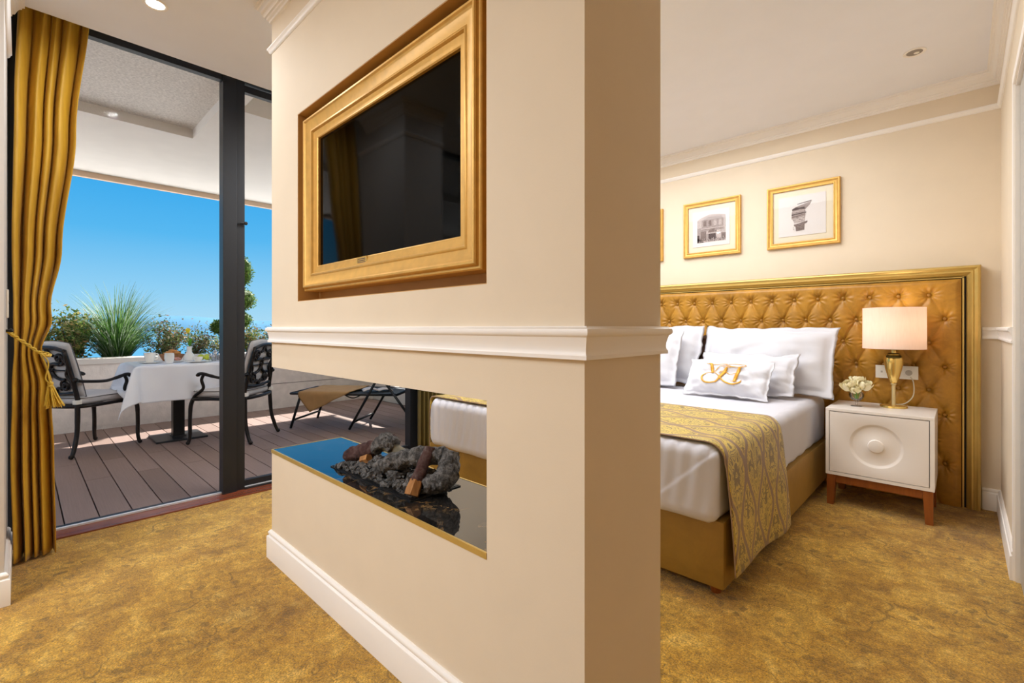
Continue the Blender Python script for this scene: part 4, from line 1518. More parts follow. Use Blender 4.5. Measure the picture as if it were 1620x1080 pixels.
def ruin(e):
    y = -.0134
    rs = random.Random(3)
    a = {k: MB() for k in ('ink1', 'ink2', 'ink3', 'ink4')}

    def rect(k, x0, x1, z0, z1, d=0):
        poly(a[k], [(x0, z0), (x1, z0), (x1, z1), (x0, z1)], y - d)
    poly(a['ink1'], [(-.118, -.115), (.118, -.115), (.118, .10), (.07, .112), (-.02, .118), (-.09, .095), (-.118, .08)], y + .001)
    poly(a['ink2'], [(-.08, -.02), (.10, -.02), (.10, .07), (.085, .083), (.05, .100), (.02, .094), (-.01, .104), (-.045, .092), (-.06, .08), (-.08, .07)], y)
    for i in range(4):
        xc_ = -.052 + i * .042
        arc = [(xc_ - .012, .02), (xc_ + .012, .02), (xc_ + .012, .055)] + [(xc_ + .012 * math.cos(q), .055 + .014 * math.sin(q)) for q in (0.5, 1.0, 1.57, 2.1, 2.6)] + [(xc_ - .012, .055)]
        poly(a['ink3' if i < 2 else 'ink1'], arc, y - .0006)
    rect('ink1', -.085, .105, -.004, .004, .0006)
    rect('ink3', -.085, .105, -.008, -.004, .0006)
    arc = [(-.03 + .04 + .036 * math.cos(q), -.035 + .030 * math.sin(q)) for q in [PI * k / 10 for k in range(11)]]
    poly(a['ink3'], arc, y - .0006)
    rect('ink1', -.03, .05, -.045, -.036, .0009)
    rect('ink2', -.09, .10, -.11, -.045, 0)
    rect('ink4', -.022, .038, -.095, -.047, .0006)
    rect('ink1', .040, .082, -.09, -.03, .0006)
    rect('ink3', -.088, -.042, -.10, -.02, .0006)
    rect('ink2', -.118, -.082, -.10, .01, .0003)
    rect('ink4', -.118, -.10, -.10, -.05, .0006)
    rect('ink3', .085, .118, -.10, -.05, .0003)
    poly(a['ink4'], [(-.118, -.115), (-.06, -.115), (-.09, -.085), (-.118, -.078)], y - .0006)
    for i in range(80):
        xx, zz = rs.uniform(-.11, .11), rs.uniform(-.112, -.085)
        rect(rs.choice(['ink1', 'ink3', 'ink4', 'ink1']), xx, xx + rs.uniform(.002, .007), zz, zz + rs.uniform(.003, .010), .0009)
    for i in range(120):
        xx, zz = rs.uniform(-.08, .095), rs.uniform(-.04, .095)
        rect(rs.choice(['ink1', 'ink3', 'ink2']), xx, xx + rs.uniform(.001, .004), zz, zz + rs.uniform(.002, .008), .0012)
    for k, mb in a.items():
        mb.build('engraving', M[k], e, kind='stuff')


def column(e):
    y = -.0134
    rs = random.Random(5)
    a = {k: MB() for k in ('ink1', 'ink2', 'ink3', 'ink4')}

    def pg(k, pts, d=0):
        poly(a[k], pts, y - d)
    pg('ink2', [(-.050, .062), (.060, .096), (.048, .070), (.018, .040), (.020, .020), (.020, -.010), (-.070, -.022), (-.068, .030)])
    pg('ink4', [(-.030, .088), (.062, .102), (.058, .096), (-.032, .083)], .0006)
    pg('ink4', [(-.066, .052), (-.040, .064), (-.020, .058), (.012, .060), (.024, .044), (-.010, .046), (-.066, .040)], .0006)
    pg('ink1', [(-.066, .034), (.020, .038), (.020, .030), (-.066, .026)], .0006)
    pg('ink4', [(-.070, .012), (.026, .022), (.026, .014), (-.070, .004)], .0006)
    pg('ink3', [(-.070, -.006), (.020, .008), (.020, .003), (-.070, -.012)], .0006)
    pg('ink1', [(-.066, -.022), (.018, -.012), (.018, -.050), (-.050, -.056)])
    pg('ink3', [(-.052, -.066), (.034, -.046), (.034, -.058), (.016, -.068), (.014, -.112), (-.040, -.116), (-.044, -.082), (-.056, -.074)], .0003)
    for i in range(90):
        xx, zz = rs.uniform(-.06, .016), rs.uniform(-.112, .085)
        if zz > .03 and xx < -.03:
            continue
        k = rs.choice(['ink1', 'ink3', 'ink4', 'ink2'])
        w, h = rs.uniform(.002, .010), rs.uniform(.001, .004)
        pg(k, [(xx, zz), (xx + w, zz + w * .12), (xx + w, zz + h + w * .12), (xx, zz + h)], .0012)
    for k, mb in a.items():
        mb.build('engraving', M[k], e, kind='stuff')


picture(-.866, 'gold framed print of a ruined column capital, rightmost above the headboard', column)
picture(-1.535, 'gold framed engraving of a ruined arcade, middle one above the headboard', ruin)
picture(-2.203, 'gold framed print cut off by the partition, leftmost above the headboard', ruin)
# gathered gold curtain at the bedroom end of the glazing, its shade painted as darker fabric, seen through the fireplace
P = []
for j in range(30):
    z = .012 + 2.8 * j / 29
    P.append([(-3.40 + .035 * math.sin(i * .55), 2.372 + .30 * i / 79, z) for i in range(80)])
cb_ = MB().grid(P, 80, 30).build('curtain', M['shade_painted_curtain'], smooth='all', fix=False)
tag(cb_, 'gold curtain with shade painted into its olive colour, hanging beside the bed, glimpsed through the fireplace opening', 'curtain')
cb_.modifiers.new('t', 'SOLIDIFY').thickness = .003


# ------------------------------------------------------------------ terrace chairs
def spiral(c, r0, r1, a0, turns, n=28):
    out = []
    for i in range(n):
        q = i / (n - 1)
        a = a0 + turns * 2 * PI * q
        r = r0 + (r1 - r0) * q
        out.append((c[0] + r * math.cos(a), c[1] + r * math.sin(a)))
    return out


def make_chair(label, loc, rz):
    e = empty('garden_armchair', loc, rz, label, 'chair', 'cast metal armchairs at the terrace table')
    W = .265
    # back plane: leans back; point at (x, height along the back h)
    zb0, zb1 = .44, .915

    def bk(x, z, off=0.0):
        q = (z - zb0) / (zb1 - zb0)
        return Vector((x, -.225 - .060 * q - .030 * q * q + off, z))
    for sx in (-1, 1):
        lm = MB().tube(catmull([(sx * .255, .235, .43), (sx * .262, .255, .36), (sx * .262, .262, .22), (sx * .262, .262, .09), (sx * .268, .272, .022)], 6), [.018] * 9 + [.0165] * 9 + [.015] * 7, 10)
        lg = lm.build('leg', M['iron'], e, smooth='all')
        MB().ball((sx * .269, .276, .018), .0185, 2).build('foot', M['iron'], lg, smooth='all')
        lm = MB().tube(catmull([(sx * .235, -.235, .44), (sx * .240, -.238, .34), (sx * .248, -.248, .20), (sx * .262, -.278, .08), (sx * .268, -.300, .022)], 6), [.019] * 9 + [.0175] * 9 + [.016] * 7, 10)
        lg = lm.build('leg', M['iron'], e, smooth='all')
        MB().ball((sx * .269, -.306, .019), .020, 2).build('foot', M['iron'], lg, smooth='all')
        # arm: from the back post, sweeping to a scrolled front and down to the seat
        arm = catmull([bk(sx * .243, .655), (sx * .262, -.20, .640), (sx * .280, -.05, .628), (sx * .285, .04, .645), (sx * .284, .130, .668), (sx * .282, .170, .662), (sx * .281, .175, .645)], 6)
        am = MB().tube(arm, [.013] * 6 + [.0135] * 12 + [.016] * 12 + [.017] * 7, 8)
        am.ball((sx * .281, .175, .655), .019, 2, (1, 1, .8))
        am.ball(tuple(bk(sx * .25, .655)), .020, 2)
        am.build('armrest', M['iron'], e, smooth='all')
        sp_ = catmull([(sx * .284, .118, .662), (sx * .284, .140, .61), (sx * .276, .130, .53), (sx * .262, .215, .46), (sx * .255, .238, .42)], 6)
        MB().tube(sp_, .014, 8).build('arm_support', M['iron'], e, smooth='all')
    fr = [(-.235, -.235), (.235, -.235), (.258, .10), (.250, .235), (0, .262), (-.250, .235), (-.258, .10)]
    MB().tube(catmull([(p[0], p[1], .428) for p in fr], 5, True), .0165, 8, closed=True).tube([(-.25, 0, .425), (.25, 0, .425)], .010).tube([(0, -.23, .425), (0, .255, .425)], .010).build('seat_frame', M['iron'], e, smooth='all')

    def cfn(p, n_):
        return n_ * (.006 * noise.noise(p * 6) + (.008 * (1 - (p.x / .25) ** 2) if n_.z > .5 else 0))
    cm = rounded_block(-.245, .245, -.225, .250, .440, .505, .028, 22, 22, 5, cfn)
    cu = cm.build('seat_cushion', M['cushion'], e, smooth='all')
    pp = MB()
    for z in (.447, .497):
        pp.tube(catmull([(-.236, -.216, z), (.236, -.216, z), (.244, 0, z), (.238, .243, z), (0, .250, z), (-.238, .243, z), (-.244, 0, z)], 5, True), .0035, 5, closed=True)
    pp.build('piping', M['piping'], cu, smooth='all')
    # back frame
    bfm = MB()
    for sx in (-1, 1):
        bfm.tube([bk(sx * lerp(.235, .198, q), lerp(.43, .905, q)) for q in [i / 10 for i in range(11)]], .0175, 8)
    bfm.tube(catmull([bk(-.205, .900), bk(-.10, .925), bk(0, .932), bk(.10, .925), bk(.205, .900)], 5), .017, 8)
    bfm.tube(catmull([bk(-.228, .545), bk(-.1, .530), bk(0, .526), bk(.1, .530), bk(.228, .545)], 5), .014, 8)
    bfm.build('back_frame', M['iron'], e, smooth='all')
    sm = MB()

    def sc2(pts, r):
        sm.tube([bk(p[0], p[1], .004) for p in pts], r, 6)
    for sx in (-1, 1):
        def mx_(pts):
            return [(sx * a, b) for a, b in pts]
        sc2(mx_(spiral((.115, .835), .052, .010, -PI / 2, 1.35)), .0130)
        sc2(mx_(spiral((.120, .605), .048, .010, PI / 2, 1.4)), .0130)
        sc2(mx_([(p.x, p.y) for p in catmull([(.115, .783, 0), (.03, .79, 0), (-.005, .74, 0), (.03, .68, 0), (.09, .655, 0), (.13, .655, 0)], 6)]), .0145)
        sc2(mx_([(p.x, p.y) for p in catmull([(.16, .84, 0), (.19, .77, 0), (.155, .70, 0), (.185, .64, 0), (.205, .59, 0)], 6)]), .0130)
        sc2(mx_([(p.x, p.y) for p in catmull([(.0, .915, 0), (.022, .88, 0), (.045, .865, 0), (.062, .86, 0)], 6)]), .0125)
        sc2(mx_([(p.x, p.y) for p in catmull([(.0, .53, 0), (.03, .58, 0), (.075, .57, 0)], 6)]), .0125)
        sm.ball(tuple(bk(sx * .115, .835)), .013, 1)
        sm.ball(tuple(bk(sx * .120, .605)), .013, 1)
    for a in (0.5, 1.57, 2.64, -1.57):
        sm.ball(tuple(bk(.024 * math.cos(a), .735 + .024 * math.sin(a))), .016, 1, (1, .5, 1))
    sc2([(-.20, .72), (-.14, .735), (0, .735), (.14, .735), (.20, .72)], .007)
    sm.build('back_scrollwork', M['iron'], e, smooth='all')
    # back cushion between the sitter and the scrolls
    n_ = 26
    mbq = MB()
    for side in (1, -1):
        P = []
        for j in range(n_):
            v_ = -1 + 2 * j / (n_ - 1)
            rr = []
            for i in range(n_):
                u = -1 + 2 * i / (n_ - 1)
                ee = ((1 - abs(u) ** 3) * (1 - abs(v_) ** 4)) ** .4
                z = .735 + v_ * .230
                w = .215 - .02 * v_
                th = .038 * ee + .004 * math.sin(v_ * 22) * ee
                b = bk(u * w, z)
                rr.append((b.x, b.y + .058 + side * th, z + .018 * (1 - u * u) * (v_ > 0) * v_))
            P.append(rr)
        mbq.grid(P, n_, n_)
    bc = mbq.build('back_cushion', M['cushion'], e, smooth='all')
    edge_ = [bk(u * (.215 - .02 * v_), .735 + v_ * .23, .068) + Vector((0, 0, .018 * (1 - u * u) * (v_ > 0) * v_)) for u, v_ in
             [(-1 + 2 * i / 12, 1) for i in range(13)] + [(1, 1 - 2 * i / 12) for i in range(1, 13)] + [(1 - 2 * i / 12, -1) for i in range(1, 13)] + [(-1, -1 + 2 * i / 12) for i in range(1, 12)]]
    MB().tube(edge_, .004, 5, closed=True).build('piping', M['piping'], bc, smooth='all')
    for sx in (-1, 1):
        MB().box(sx * .238 - .021, sx * .238 + .021, -.262, -.215, .448, .482, .004).build('cushion_tie', M['white_plastic'], e, smooth=True)
    return e


ang = math.atan2(.16, .50)
make_chair('dark cast metal armchair with grey cushions left of the terrace table, beside the curtain', (-5.76, .415, 0), .55)
make_chair('dark cast metal armchair with grey cushions right of the terrace table, behind the black mullion', (-5.245, 1.475, 0), 2.35)

# ------------------------------------------------------------------ terrace table with its cloth and breakfast
TXc, TYc = -5.70, 1.098
ta = empty('terrace_table', (TXc, TYc, 0), 0, 'square terrace table on a single black pedestal', 'table')
MB().box(-.21, .21, -.21, .21, .0, .018, .004).box(-.06, .06, -.06, .06, .018, .026, .002).build('base_plate', M['black'], ta)
MB().box(-.048, .048, -.048, .048, .026, .725, .006).build('pedestal', M['tube_black'], ta)
MB().box(-.36, .36, -.36, .36, .725, .752, .003).build('tabletop', M['cushion'], ta)
# cloth
hw, N_ = .368, 61
S = .715
tcl = MB()
P = []
for j in range(N_):
    rr = []
    for i in range(N_):
        a = (-1 + 2 * i / (N_ - 1)) * S
        b = (-1 + 2 * j / (N_ - 1)) * S
        ox, oy = max(0, abs(a) - hw), max(0, abs(b) - hw)
        sa, sb = math.copysign(1, a), math.copysign(1, b)
        x, y_, z = a, b, .757
        if ox > 0 or oy > 0:
            d = max(ox, oy) if (ox == 0 or oy == 0) else math.hypot(ox, oy) * .95
            drop = d - .012 * min(1, d / .03)
            q = d / .35
            if ox > 0 and oy > 0:
                k = math.atan2(oy, ox)
                fl = (.035 + .13 * q) * (.35 + .65 * math.sin(2 * k))
                w = .030 * q * math.cos(6 * k)
                x = sa * (hw + .010 + fl * math.cos(k) + w * math.sin(k))
                y_ = sb * (hw + .010 + fl * math.sin(k) - w * math.cos(k))
            elif ox > 0:
                fo_ = .014 * q * math.sin(b * 17 + sa) + .028 * q
                x = sa * (hw + .010 + fo_)
            else:
                fo_ = .014 * q * math.sin(a * 17 + sb * 2) + .028 * q
                y_ = sb * (hw + .010 + fo_)
            z = .757 - drop
        if oy > 0 and sb < 0 and z < .520:        # the cloth rests on the pulled-up seat cushion here
            k = smoothstep(.26, .10, a) * smoothstep(-.46, -.34, a)
            ex = .520 - z
            z = lerp(z, .520 + .006 * math.sin(a * 30), k)
            y_ -= ex * .85 * k
        if ox > 0 and oy > 0 and sa > 0 and sb > 0 and z < .53:
            z = .53
        rr.append((x, y_, z))
    P.append(rr)
tcl.grid(P, N_, N_)
cl = tcl.build('tablecloth', M['satin'], smooth='all', fix=False)
cl.location = (TXc, TYc, 0)
tag(cl, 'white satin tablecloth hanging in soft folds over the terrace table', 'tablecloth')
md = cl.modifiers.new('sub', 'SUBSURF')
md.levels = 1
md.render_levels = 1
md = cl.modifiers.new('t', 'SOLIDIFY')
md.thickness = .002
TZ0 = .759


def cupset(loc, r, h, handle, label):
    e = empty('cup', loc, 0, label, 'cup')
    MB().lathe([(.0, .002), (r * .60, .0), (r * .66, .004), (r * .9, h * .35), (r, h), (r * .95, h), (r * .84, h * .36), (r * .5, .012), (.0, .010)], n=32).build('body', M['china'], e, smooth='all')
    if handle is not None:
        a = handle
        pts = [(r * .93, h * .85), (r * 1.35, h * .88), (r * 1.5, h * .6), (r * 1.25, h * .32), (r * .85, h * .28)]
        MB().tube(catmull([(p[0] * math.cos(a), p[0] * math.sin(a), p[1]) for p in pts], 6), .0055, 7).build('handle', M['china'], e, smooth='all')
    return e


def plate(loc, r, label):
    o = MB().lathe([(.0, .003), (r * .55, .0), (r * .62, .002), (r, .012), (r * .99, .015), (r * .6, .006), (.0, .006)], n=40).build('saucer', M['china'], smooth='all')
    o.location = loc
    return tag(o, label, 'plate')


H2 = math.radians(45)
plate((-5.64, .865, TZ0), .098, 'white saucer under the large handled cup at the left of the table')
cupset((-5.66, .865, TZ0 + .0065), .047, .092, math.radians(60), 'large white cup with a handle on the saucer at the left of the table')
e = empty('cream_jug', (-5.47, .985, TZ0), 0, 'round white china jug in the middle of the near table edge', 'jug')
MB().lathe([(.0, .0), (.026, .0), (.030, .006), (.040, .045), (.040, .075), (.037, .098), (.034, .098), (.036, .075), (.034, .04), (.0, .01)], n=32).build('body', M['china'], e, smooth='all')
MB().tube(catmull([(-.038, .0, .08), (-.062, .0, .085), (-.066, .0, .055), (-.04, .0, .03)], 6), .005, 7).build('handle', M['china'], e, smooth='all')
e = empty('bread_basket', (-5.93, 1.09, TZ0), 0, 'round wicker basket heaped with golden pastries behind the jug', 'basket')
bsk = MB()
for k in range(7):
    bsk.tube([((.075 + .005 * k) * math.cos(a), (.075 + .005 * k) * math.sin(a), .006 + k * .009) for a in [2 * PI * i / 28 for i in range(28)]], .0055, 6, closed=True)
bsk.lathe([(.0, .0), (.078, .0), (.078, .006), (.0, .006)], n=28)
bsk.build('woven_side', M['wicker'], e, smooth='all')
for k, (dx, dy, dz, rz) in enumerate(((-.040, -.03, .072, .4), (.04, -.035, .072, 1.6), (.0, .045, .072, 2.7), (.0, .0, .092, .9), (.05, .03, .073, .1))):
    pts = []
    for i in range(13):
        a = -1.1 + 2.2 * i / 12
        pts.append((.045 * math.sin(a), .05 * (1 - math.cos(a)), .004 * math.cos(a)))
    R2 = [.005 + .015 * math.sin(PI * i / 12) + .002 * (i % 2) for i in range(13)]
    m2 = MB().tube(pts, R2, 10)
    o = m2.build('croissant', M['pastry'], smooth='all')
    o.location = (-5.93 + dx, 1.09 + dy, TZ0 + dz)
    o.rotation_euler = (0, 0, rz)
    tag(o, 'golden croissant ' + ('at the left of the bread basket', 'at the right of the bread basket', 'at the back of the bread basket', 'crowning the heap in the bread basket', 'at the far right rim of the bread basket')[k], 'pastry', 'croissants in the bread basket')
plate((-5.66, 1.075, TZ0), .080, 'white plate with folded ham slices beside the jug')
hmm = MB()
for k in range(5):
    a = k * 1.25
    hmm.tube(catmull([(.035 * math.cos(a), .035 * math.sin(a), .02), (.015 * math.cos(a + .6), .015 * math.sin(a + .6), .034), (.03 * math.cos(a + 1.3), .03 * math.sin(a + 1.3), .022)], 4), .013, 7)
o = hmm.build('ham_slices', M['meat'], smooth='all')
o.location = (-5.66, 1.075, TZ0)
tag(o, 'rose coloured folded ham slices on the white plate', 'food')
e = empty('bud_vase', (-5.80, 1.215, TZ0), 0, 'white bottle shaped bud vase on the terrace table', 'vase')
MB().lathe([(.0, .0), (.046, .0), (.052, .012), (.051, .040), (.038, .066), (.024, .086), (.021, .110), (.023, .146), (.018, .146), (.017, .10), (.0, .08)], n=32).build('body', M['china'], e, smooth='all')
e = empty('tulip', (-5.80, 1.215, TZ0 + .185), 0, 'single yellow tulip standing in the white bud vase', 'flower')
MB().tube(catmull([(0, 0, -.10), (.002, -.004, .04), (.0, -.012, .105)], 6), .0035, 6).build('stem', M['green'], e, smooth='all')
tp2 = MB()
for k in range(6):
    a0 = k * PI / 3
    P = []
    for j in range(7):
        s = j / 6
        rr = []
        for i in range(5):
            b = (i / 4 - .5) * 2
            rad = .021 * math.sin(PI * (.16 + .66 * s)) * (1.05 if k % 2 else .95)
            a = a0 + b * .62 * math.sin(PI * (.2 + .75 * s))
            rr.append((rad * math.cos(a), rad * math.sin(a) - .013, .100 + .056 * s - .004 * b * b * s))
        P.append(rr)
    tp2.grid(P, 5, 7)
tp2.build('petals', M['tulip'], e, smooth='all')
for k, (dx, dy) in enumerate(((.050, .030), (-.035, .025), (.01, -.045))):
    P = []
    for j in range(7):
        s = j / 6
        w = .012 * math.sin(PI * min(1, .1 + s * .9))
        c_2 = Vector((dx * s, dy * s, -.045 + .09 * math.sin(s * 2.0)))
        nrm = Vector((-dy, dx, 0)).normalized()
        P.append([c_2 + nrm * w, c_2 + Vector((0, 0, -.004)), c_2 - nrm * w])
    MB().grid(P, 3, 7).build('leaf', M['green'], e, smooth='all', fix=False)
plate((-5.46, 1.215, TZ0), .105, 'wide white plate under the small bowl near the black mullion')
o = MB().lathe([(.0, .004), (.024, .0), (.028, .004), (.040, .026), (.043, .046), (.040, .046), (.036, .026), (.0, .012)], n=32).build('bowl', M['china'], smooth='all')
o.location = (-5.46, 1.215, TZ0 + .0065)
tag(o, 'small white bowl standing on the wide plate', 'bowl')
for k, (x, y_, r) in enumerate(((-5.76, 1.31, .034), (-5.70, 1.355, .032), (-5.80, 1.375, .033))):
    o = MB().ball((0, 0, 0), r, 3, (1, 1, .92), .04, k).build('lime', M['lemon'], smooth='all')
    o.location = (x, y_, TZ0 + r * .92)
    tag(o, ('yellow-green lime nearest the bud vase', 'yellow-green lime at the front of the three', 'yellow-green lime at the back of the three')[k], 'fruit', 'limes on the terrace table')
for k, (x, y_) in enumerate(((-5.56, 1.375), (-5.50, 1.335))):
    e = empty('shaker', (x, y_, TZ0), 0, ('glass shaker with a steel cap, farther of the pair', 'glass shaker with a steel cap, nearer of the pair')[k], 'shaker', 'salt and pepper shakers')
    MB().lathe([(.0, .0), (.017, .0), (.018, .004), (.014, .045), (.0, .045)], n=20).build('body', M['clear'], e, smooth='all')
    MB().lathe([(.015, .045), (.015, .058), (.009, .066), (.0, .067)], n=20).build('cap', M['steel'], e, smooth='all')
e = empty('coffee_pot', (-5.66, 1.415, TZ0), 0, 'polished steel coffee pot beside the black mullion', 'pot')
MB().lathe([(.0, .0), (.036, .0), (.038, .01), (.030, .075), (.026, .090), (.0, .092)], n=28).build('body', M['steel'], e, smooth='all')
MB().lathe([(.027, .088), (.020, .098), (.006, .103), (.007, .112), (.0, .115)], n=20).build('lid', M['steel'], e, smooth='all')
MB().tube(catmull([(.0, .034, .08), (.0, .062, .078), (.0, .06, .04), (.0, .036, .025)], 6), .005, 7).build('handle', M['tube_black'], e, smooth='all')
MB().tube(catmull([(.0, -.030, .045), (.0, -.05, .065), (.0, -.058, .085)], 6), .006, 7).build('spout', M['steel'], e, smooth='all')

# ------------------------------------------------------------------ sun lounger, towel and magazine
LO = Vector((-5.265, 2.03, 0))
la_ = math.atan2(.618, .786)
lo = empty('sun_lounger', LO, la_, 'black steel framed sun lounger with a dark sling seen through the fireplace', 'sun lounger')
LW = .57
SZL = .385
BR = [(1.18, SZL), (1.42, SZL + .10), (1.85, SZL + .34)]
MB().tube([(0.0, 0, SZL), (1.18, 0, SZL)], .014, 8).tube([(0.0, LW, SZL), (1.18, LW, SZL)], .014, 8).tube([(0, 0, SZL), (0, LW, SZL)], .014, 8).tube([(1.18, 0, SZL), (1.18, LW, SZL)], .012, 8).build('seat_frame', M['tube_black'], lo, smooth='all')
MB().tube([(a, 0, b) for a, b in BR], .014, 8).tube([(a, LW, b) for a, b in BR], .014, 8).tube([(BR[-1][0], 0, BR[-1][1]), (BR[-1][0], LW, BR[-1][1])], .014, 8).build('back_frame', M['tube_black'], lo, smooth='all')
P = []
for j in range(9):
    b = j / 8
    P.append([(.005 + 1.17 * i / 20, .012 + (LW - .024) * b, SZL + .004 - .012 * math.sin(PI * b) * math.sin(PI * i / 20)) for i in range(21)])
sl = MB().grid(P, 21, 9).build('sling', M['sling'], lo, smooth='all', fix=False)
sl.modifiers.new('t', 'SOLIDIFY').thickness = .003
P = []
for j in range(9):
    b = j / 8
    P.append([(interp(i / 12, [0, .36, 1], [1.185, 1.42, 1.84]), .012 + (LW - .024) * b, interp(i / 12, [0, .36, 1], [SZL + .006, SZL + .10, SZL + .335]) - .012 * math.sin(PI * b)) for i in range(13)])
MB().grid(P, 13, 9).build('back_sling', M['sling'], lo, smooth='all', fix=False).modifiers.new('t', 'SOLIDIFY').thickness = .003
for w in (0.0, LW):
    MB().tube([(.00, w, .012), (.115, w, SZL - .01)], .014, 8).build('leg', M['tube_black'], lo, smooth='all')
    MB().tube([(.66, w, .012), (1.00, w + (-.015 if w == 0 else .015), .60)], .014, 8).build('leg', M['tube_black'], lo, smooth='all')
    MB().tube([(1.43, w, .012), (1.00, w + (-.015 if w == 0 else .015), .60)], .014, 8).build('leg', M['tube_black'], lo, smooth='all')
    MB().box(.82, 1.30, w - .03, w + .03, .598, .622, .008).build('armrest', M['tube_black'], lo)
    MB().tube(catmull([(.60, w, SZL), (.66, w, SZL - .03), (.72, w, SZL - .035), (.80, w, SZL)], 4), .007, 6).build('hinge_bracket', M['tube_black'], lo, smooth='all')
MB().tube([(.030, 0, .10), (.030, LW, .10)], .012, 8).build('crossbar', M['tube_black'], lo, smooth='all')
MB().tube([(.70, 0, .085), (.70, LW, .085)], .012, 8).build('crossbar', M['tube_black'], lo, smooth='all')

TM = Matrix.Translation(LO) @ Matrix.Rotation(la_, 4, 'Z')
P = []
nu_, nv_ = 26, 30
for j in range(nv_):
    q = j / (nv_ - 1)
    rr = []
    for i in range(nu_):
        s = i / (nu_ - 1)
        x = .10 + .56 * s
        hang0 = lerp(.05, .215, s / .24) if s < .24 else lerp(.215, .004, (s - .24) / .76)
        L = LW - .002 + hang0
        d = q * (L)
        y_ = LW - .02 - d
        z = SZL + .020
        if y_ < -.018:
            hang2 = -.018 - y_
            z -= hang2
            y_ = -.022 - .02 * math.sin(s * 9) * hang2 * 3
            x += .10 * hang2 * (.3 - s)
        z += .006 * noise.noise(Vector((x * 9, d * 7, 2)))
        rr.append((x, y_, z))
    P.append(rr)
tw = MB().grid(P, nu_, nv_)
tw = tw.build('towel', M['towel'], smooth='all', fix=False)
tw.matrix_world = TM
tw.modifiers.new('t', 'SOLIDIFY').thickness = .008
tag(tw, 'tan towel draped across the foot of the black sun lounger', 'towel')
mg = MB()
for k in range(2):
    P = []
    for j in range(5):
        rr = []
        for i in range(9):
            s = i / 8
            rr.append((.0 + (s if k else -s) * .16, -.10 + .20 * j / 4, .003 + .022 * math.sin(PI * s) * (.8 if k else 1)))
        P.append(rr)
    mg.grid(P, 9, 5)
mg = mg.build('magazine', M['paper'], smooth='all', fix=False)
mg.matrix_world = TM @ Matrix.Translation((.87, .26, SZL + .012)) @ Matrix.Rotation(.5, 4, 'Z')
mg.modifiers.new('t', 'SOLIDIFY').thickness = .006
tag(mg, 'open magazine lying on the lounger sling next to the towel', 'magazine')

# ------------------------------------------------------------------ plants along the parapet
rs = random.Random(11)


def blades(c, n, L0, L1, spread, w, droop, seed):
    r_ = random.Random(seed)
    mb = MB()
    for k in range(n):
        a = r_.uniform(0, 2 * PI)
        q = r_.random() ** .75
        tilt = q * spread
        L = r_.uniform(L0, L1) * (1 - .12 * q)
        h = Vector((math.cos(a), math.sin(a), 0))
        side = Vector((-math.sin(a), math.cos(a), 0))
        base = Vector(c) + h * r_.uniform(0, .09) + side * r_.uniform(-.04, .04)
        P = []
        p = base.copy()
        th = tilt * .55
        for j in range(7):
            s = j / 6
            ww = w * (1 - s) ** .7 + .0008
            P.append((p + side * ww, p - side * ww))
            th2 = th + droop * s * s * (.4 + q)
            p = p + (h * math.sin(th2) + Vector((0, 0, 1)) * math.cos(th2)) * (L / 6)
        o = len(mb.v)
        for A_, B_ in P:
            mb.v += [tuple(A_), tuple(B_)]
        for j in range(6):
            mb.f.append((o + 2 * j, o + 2 * j + 1, o + 2 * j + 3, o + 2 * j + 2))
    return mb


e = empty('ornamental_grass', (-7.32, .80, .69), 0, 'big spiky blue-green ornamental grass fountain behind the parapet', 'plant')
blades((0, 0, 0), 1100, .48, 1.02, 1.35, .0042, 1.05, 3).build('blades', M['grass'], e, fix=False, kind='stuff')


def leaves(mb, pts, size, r_, aspect=2.4):
    for p in pts:
        d = Vector((r_.gauss(0, 1), r_.gauss(0, 1), r_.gauss(.3, .8))).normalized()
        s_2 = d.cross(Vector((r_.gauss(0, 1), r_.gauss(0, 1), r_.gauss(0, 1)))).normalized()
        L = size * r_.uniform(.6, 1.3)
        w = L / aspect
        p = Vector(p)
        o = len(mb.v)
        mb.v += [tuple(p), tuple(p + d * L * .5 + s_2 * w * .5), tuple(p + d * L), tuple(p + d * L * .5 - s_2 * w * .5)]
        mb.f.append((o, o + 1, o + 2, o + 3))


def shrub(loc, rx, ry, h, n, size, m, seed, label, group='shrubs in the parapet planter', buds=0):
    r_ = random.Random(seed)
    e = empty('shrub', loc, 0, label, 'plant', group)
    st, lf, bd = MB(), MB(), MB()
    tips = []
    for k in range(16):
        a = r_.uniform(0, 2 * PI)
        q = math.sqrt(r_.random())
        top = (rx * q * math.cos(a), ry * q * math.sin(a), h * (1 - .45 * q * q) * r_.uniform(.7, 1.05))
        mid = (top[0] * .45 + r_.uniform(-.03, .03), top[1] * .45 + r_.uniform(-.03, .03), top[2] * .5)
        C = catmull([(0, 0, 0), mid, top], 6)
        st.tube(C, [.006 - .0035 * i / (len(C) - 1) for i in range(len(C))], 5)
        tips.append(C)
    pts = []
    for k in range(n):
        C = r_.choice(tips)
        p = C[min(len(C) - 1, int(len(C) * r_.random() ** .55))]
        sp_ = .055
        pts.append(p + Vector((r_.gauss(0, sp_), r_.gauss(0, sp_), r_.gauss(0, sp_))))
    leaves(lf, pts, size, r_)
    for k in range(buds):
        C = r_.choice(tips)
        bd.ball(C[-1] + Vector((r_.gauss(0, .03), r_.gauss(0, .03), r_.gauss(0, .02))), .009, 1)
    st.build('stems', M['twig'], e, kind='stuff')
    lf.build('foliage', M[m], e, fix=False, kind='stuff')
    if buds:
        bd.build('buds', M['petunia'], e, kind='stuff')
    return e


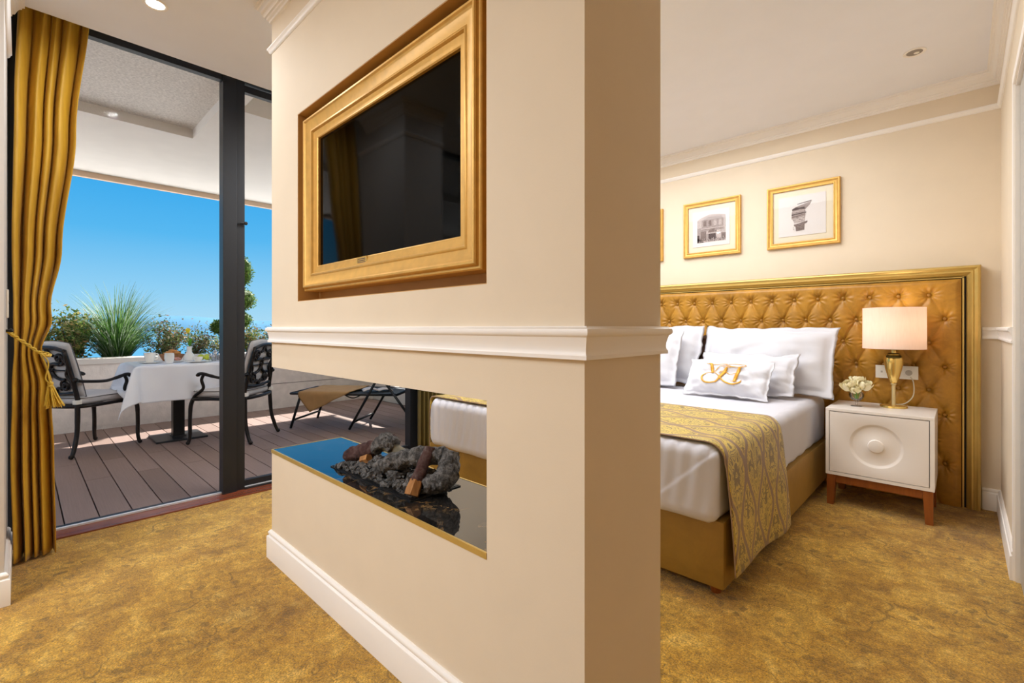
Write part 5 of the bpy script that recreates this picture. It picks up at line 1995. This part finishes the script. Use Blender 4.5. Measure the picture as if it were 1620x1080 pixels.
shrub((-7.40, .42, .69), .34, .20, .62, 2700, .050, 'leaf_olive', 1, 'loose olive shrub left of the spiky grass, next to the curtain edge')
shrub((-7.40, .10, .69), .26, .20, .58, 1620, .050, 'leaf_olive', 2, 'olive shrub at the far left, mostly hidden by the curtain')
shrub((-7.40, 1.28, .69), .36, .20, .48, 2700, .038, 'leaf_dark', 3, 'twiggy mixed shrub right of the spiky grass, behind the breakfast table', buds=10)
shrub((-7.40, 1.62, .69), .30, .20, .42, 1620, .036, 'leaf_dark', 4, 'low twiggy shrub between the tulip and the black mullion', buds=8)
shrub((-7.40, 2.28, .69), .30, .20, .42, 1800, .040, 'leaf_olive', 5, 'yellow-green shrub at the foot of the clipped tree')
shrub((-7.40, 2.62, .69), .28, .20, .38, 1260, .040, 'leaf_dark', 6, 'low shrub behind the right armchair, beside the partition edge')
shrub((-7.40, 1.92, .69), .20, .20, .28, 900, .036, 'leaf_olive', 7, 'small shrub hidden behind the black mullion')

tp = empty('topiary_tree', (-7.30, 2.06, .69), 0, 'clipped cloud-pruned conifer rising behind the black mullion', 'tree')
MB().tube(catmull([(0, 0, 0), (.02, .03, .5), (.0, .04, 1.0), (.02, .02, 1.5)], 6), [.022 - .015 * i / 18 for i in range(19)], 7).build('trunk', M['bark'], tp, smooth='all')
for k, (dx, dy, dz, rx, rz_) in enumerate(((0, .085, 1.19, .155, .26), (.02, .09, .80, .185, .17), (.0, .08, .52, .150, .12), (.02, -.20, .42, .105, .10), (0, .0, 1.42, .085, .17))):
    r_ = random.Random(40 + k)
    lf = MB()
    pts = []
    for i in range(1100):
        d = Vector((r_.gauss(0, 1), r_.gauss(0, 1), r_.gauss(0, 1))).normalized() * (r_.uniform(.72, 1.0))
        tpz = 1 - .35 * max(0, d.z)
        pts.append(Vector((dx + d.x * rx * tpz, dy + d.y * rx * tpz, dz + d.z * rz_)))
    leaves(lf, pts, .032, r_, 2.6)
    lf.ball((dx, dy, dz), 1.0, 2, (rx * .8, rx * .8, rz_ * .82), .1, k)
    lf.build('foliage_pad', M['leaf_topiary'], tp, fix=False, kind='stuff')
MB().tube(catmull([(0, .02, .25), (.01, -.1, .33), (.02, -.2, .42)], 5), .008, 6).build('branch', M['bark'], tp, smooth='all')
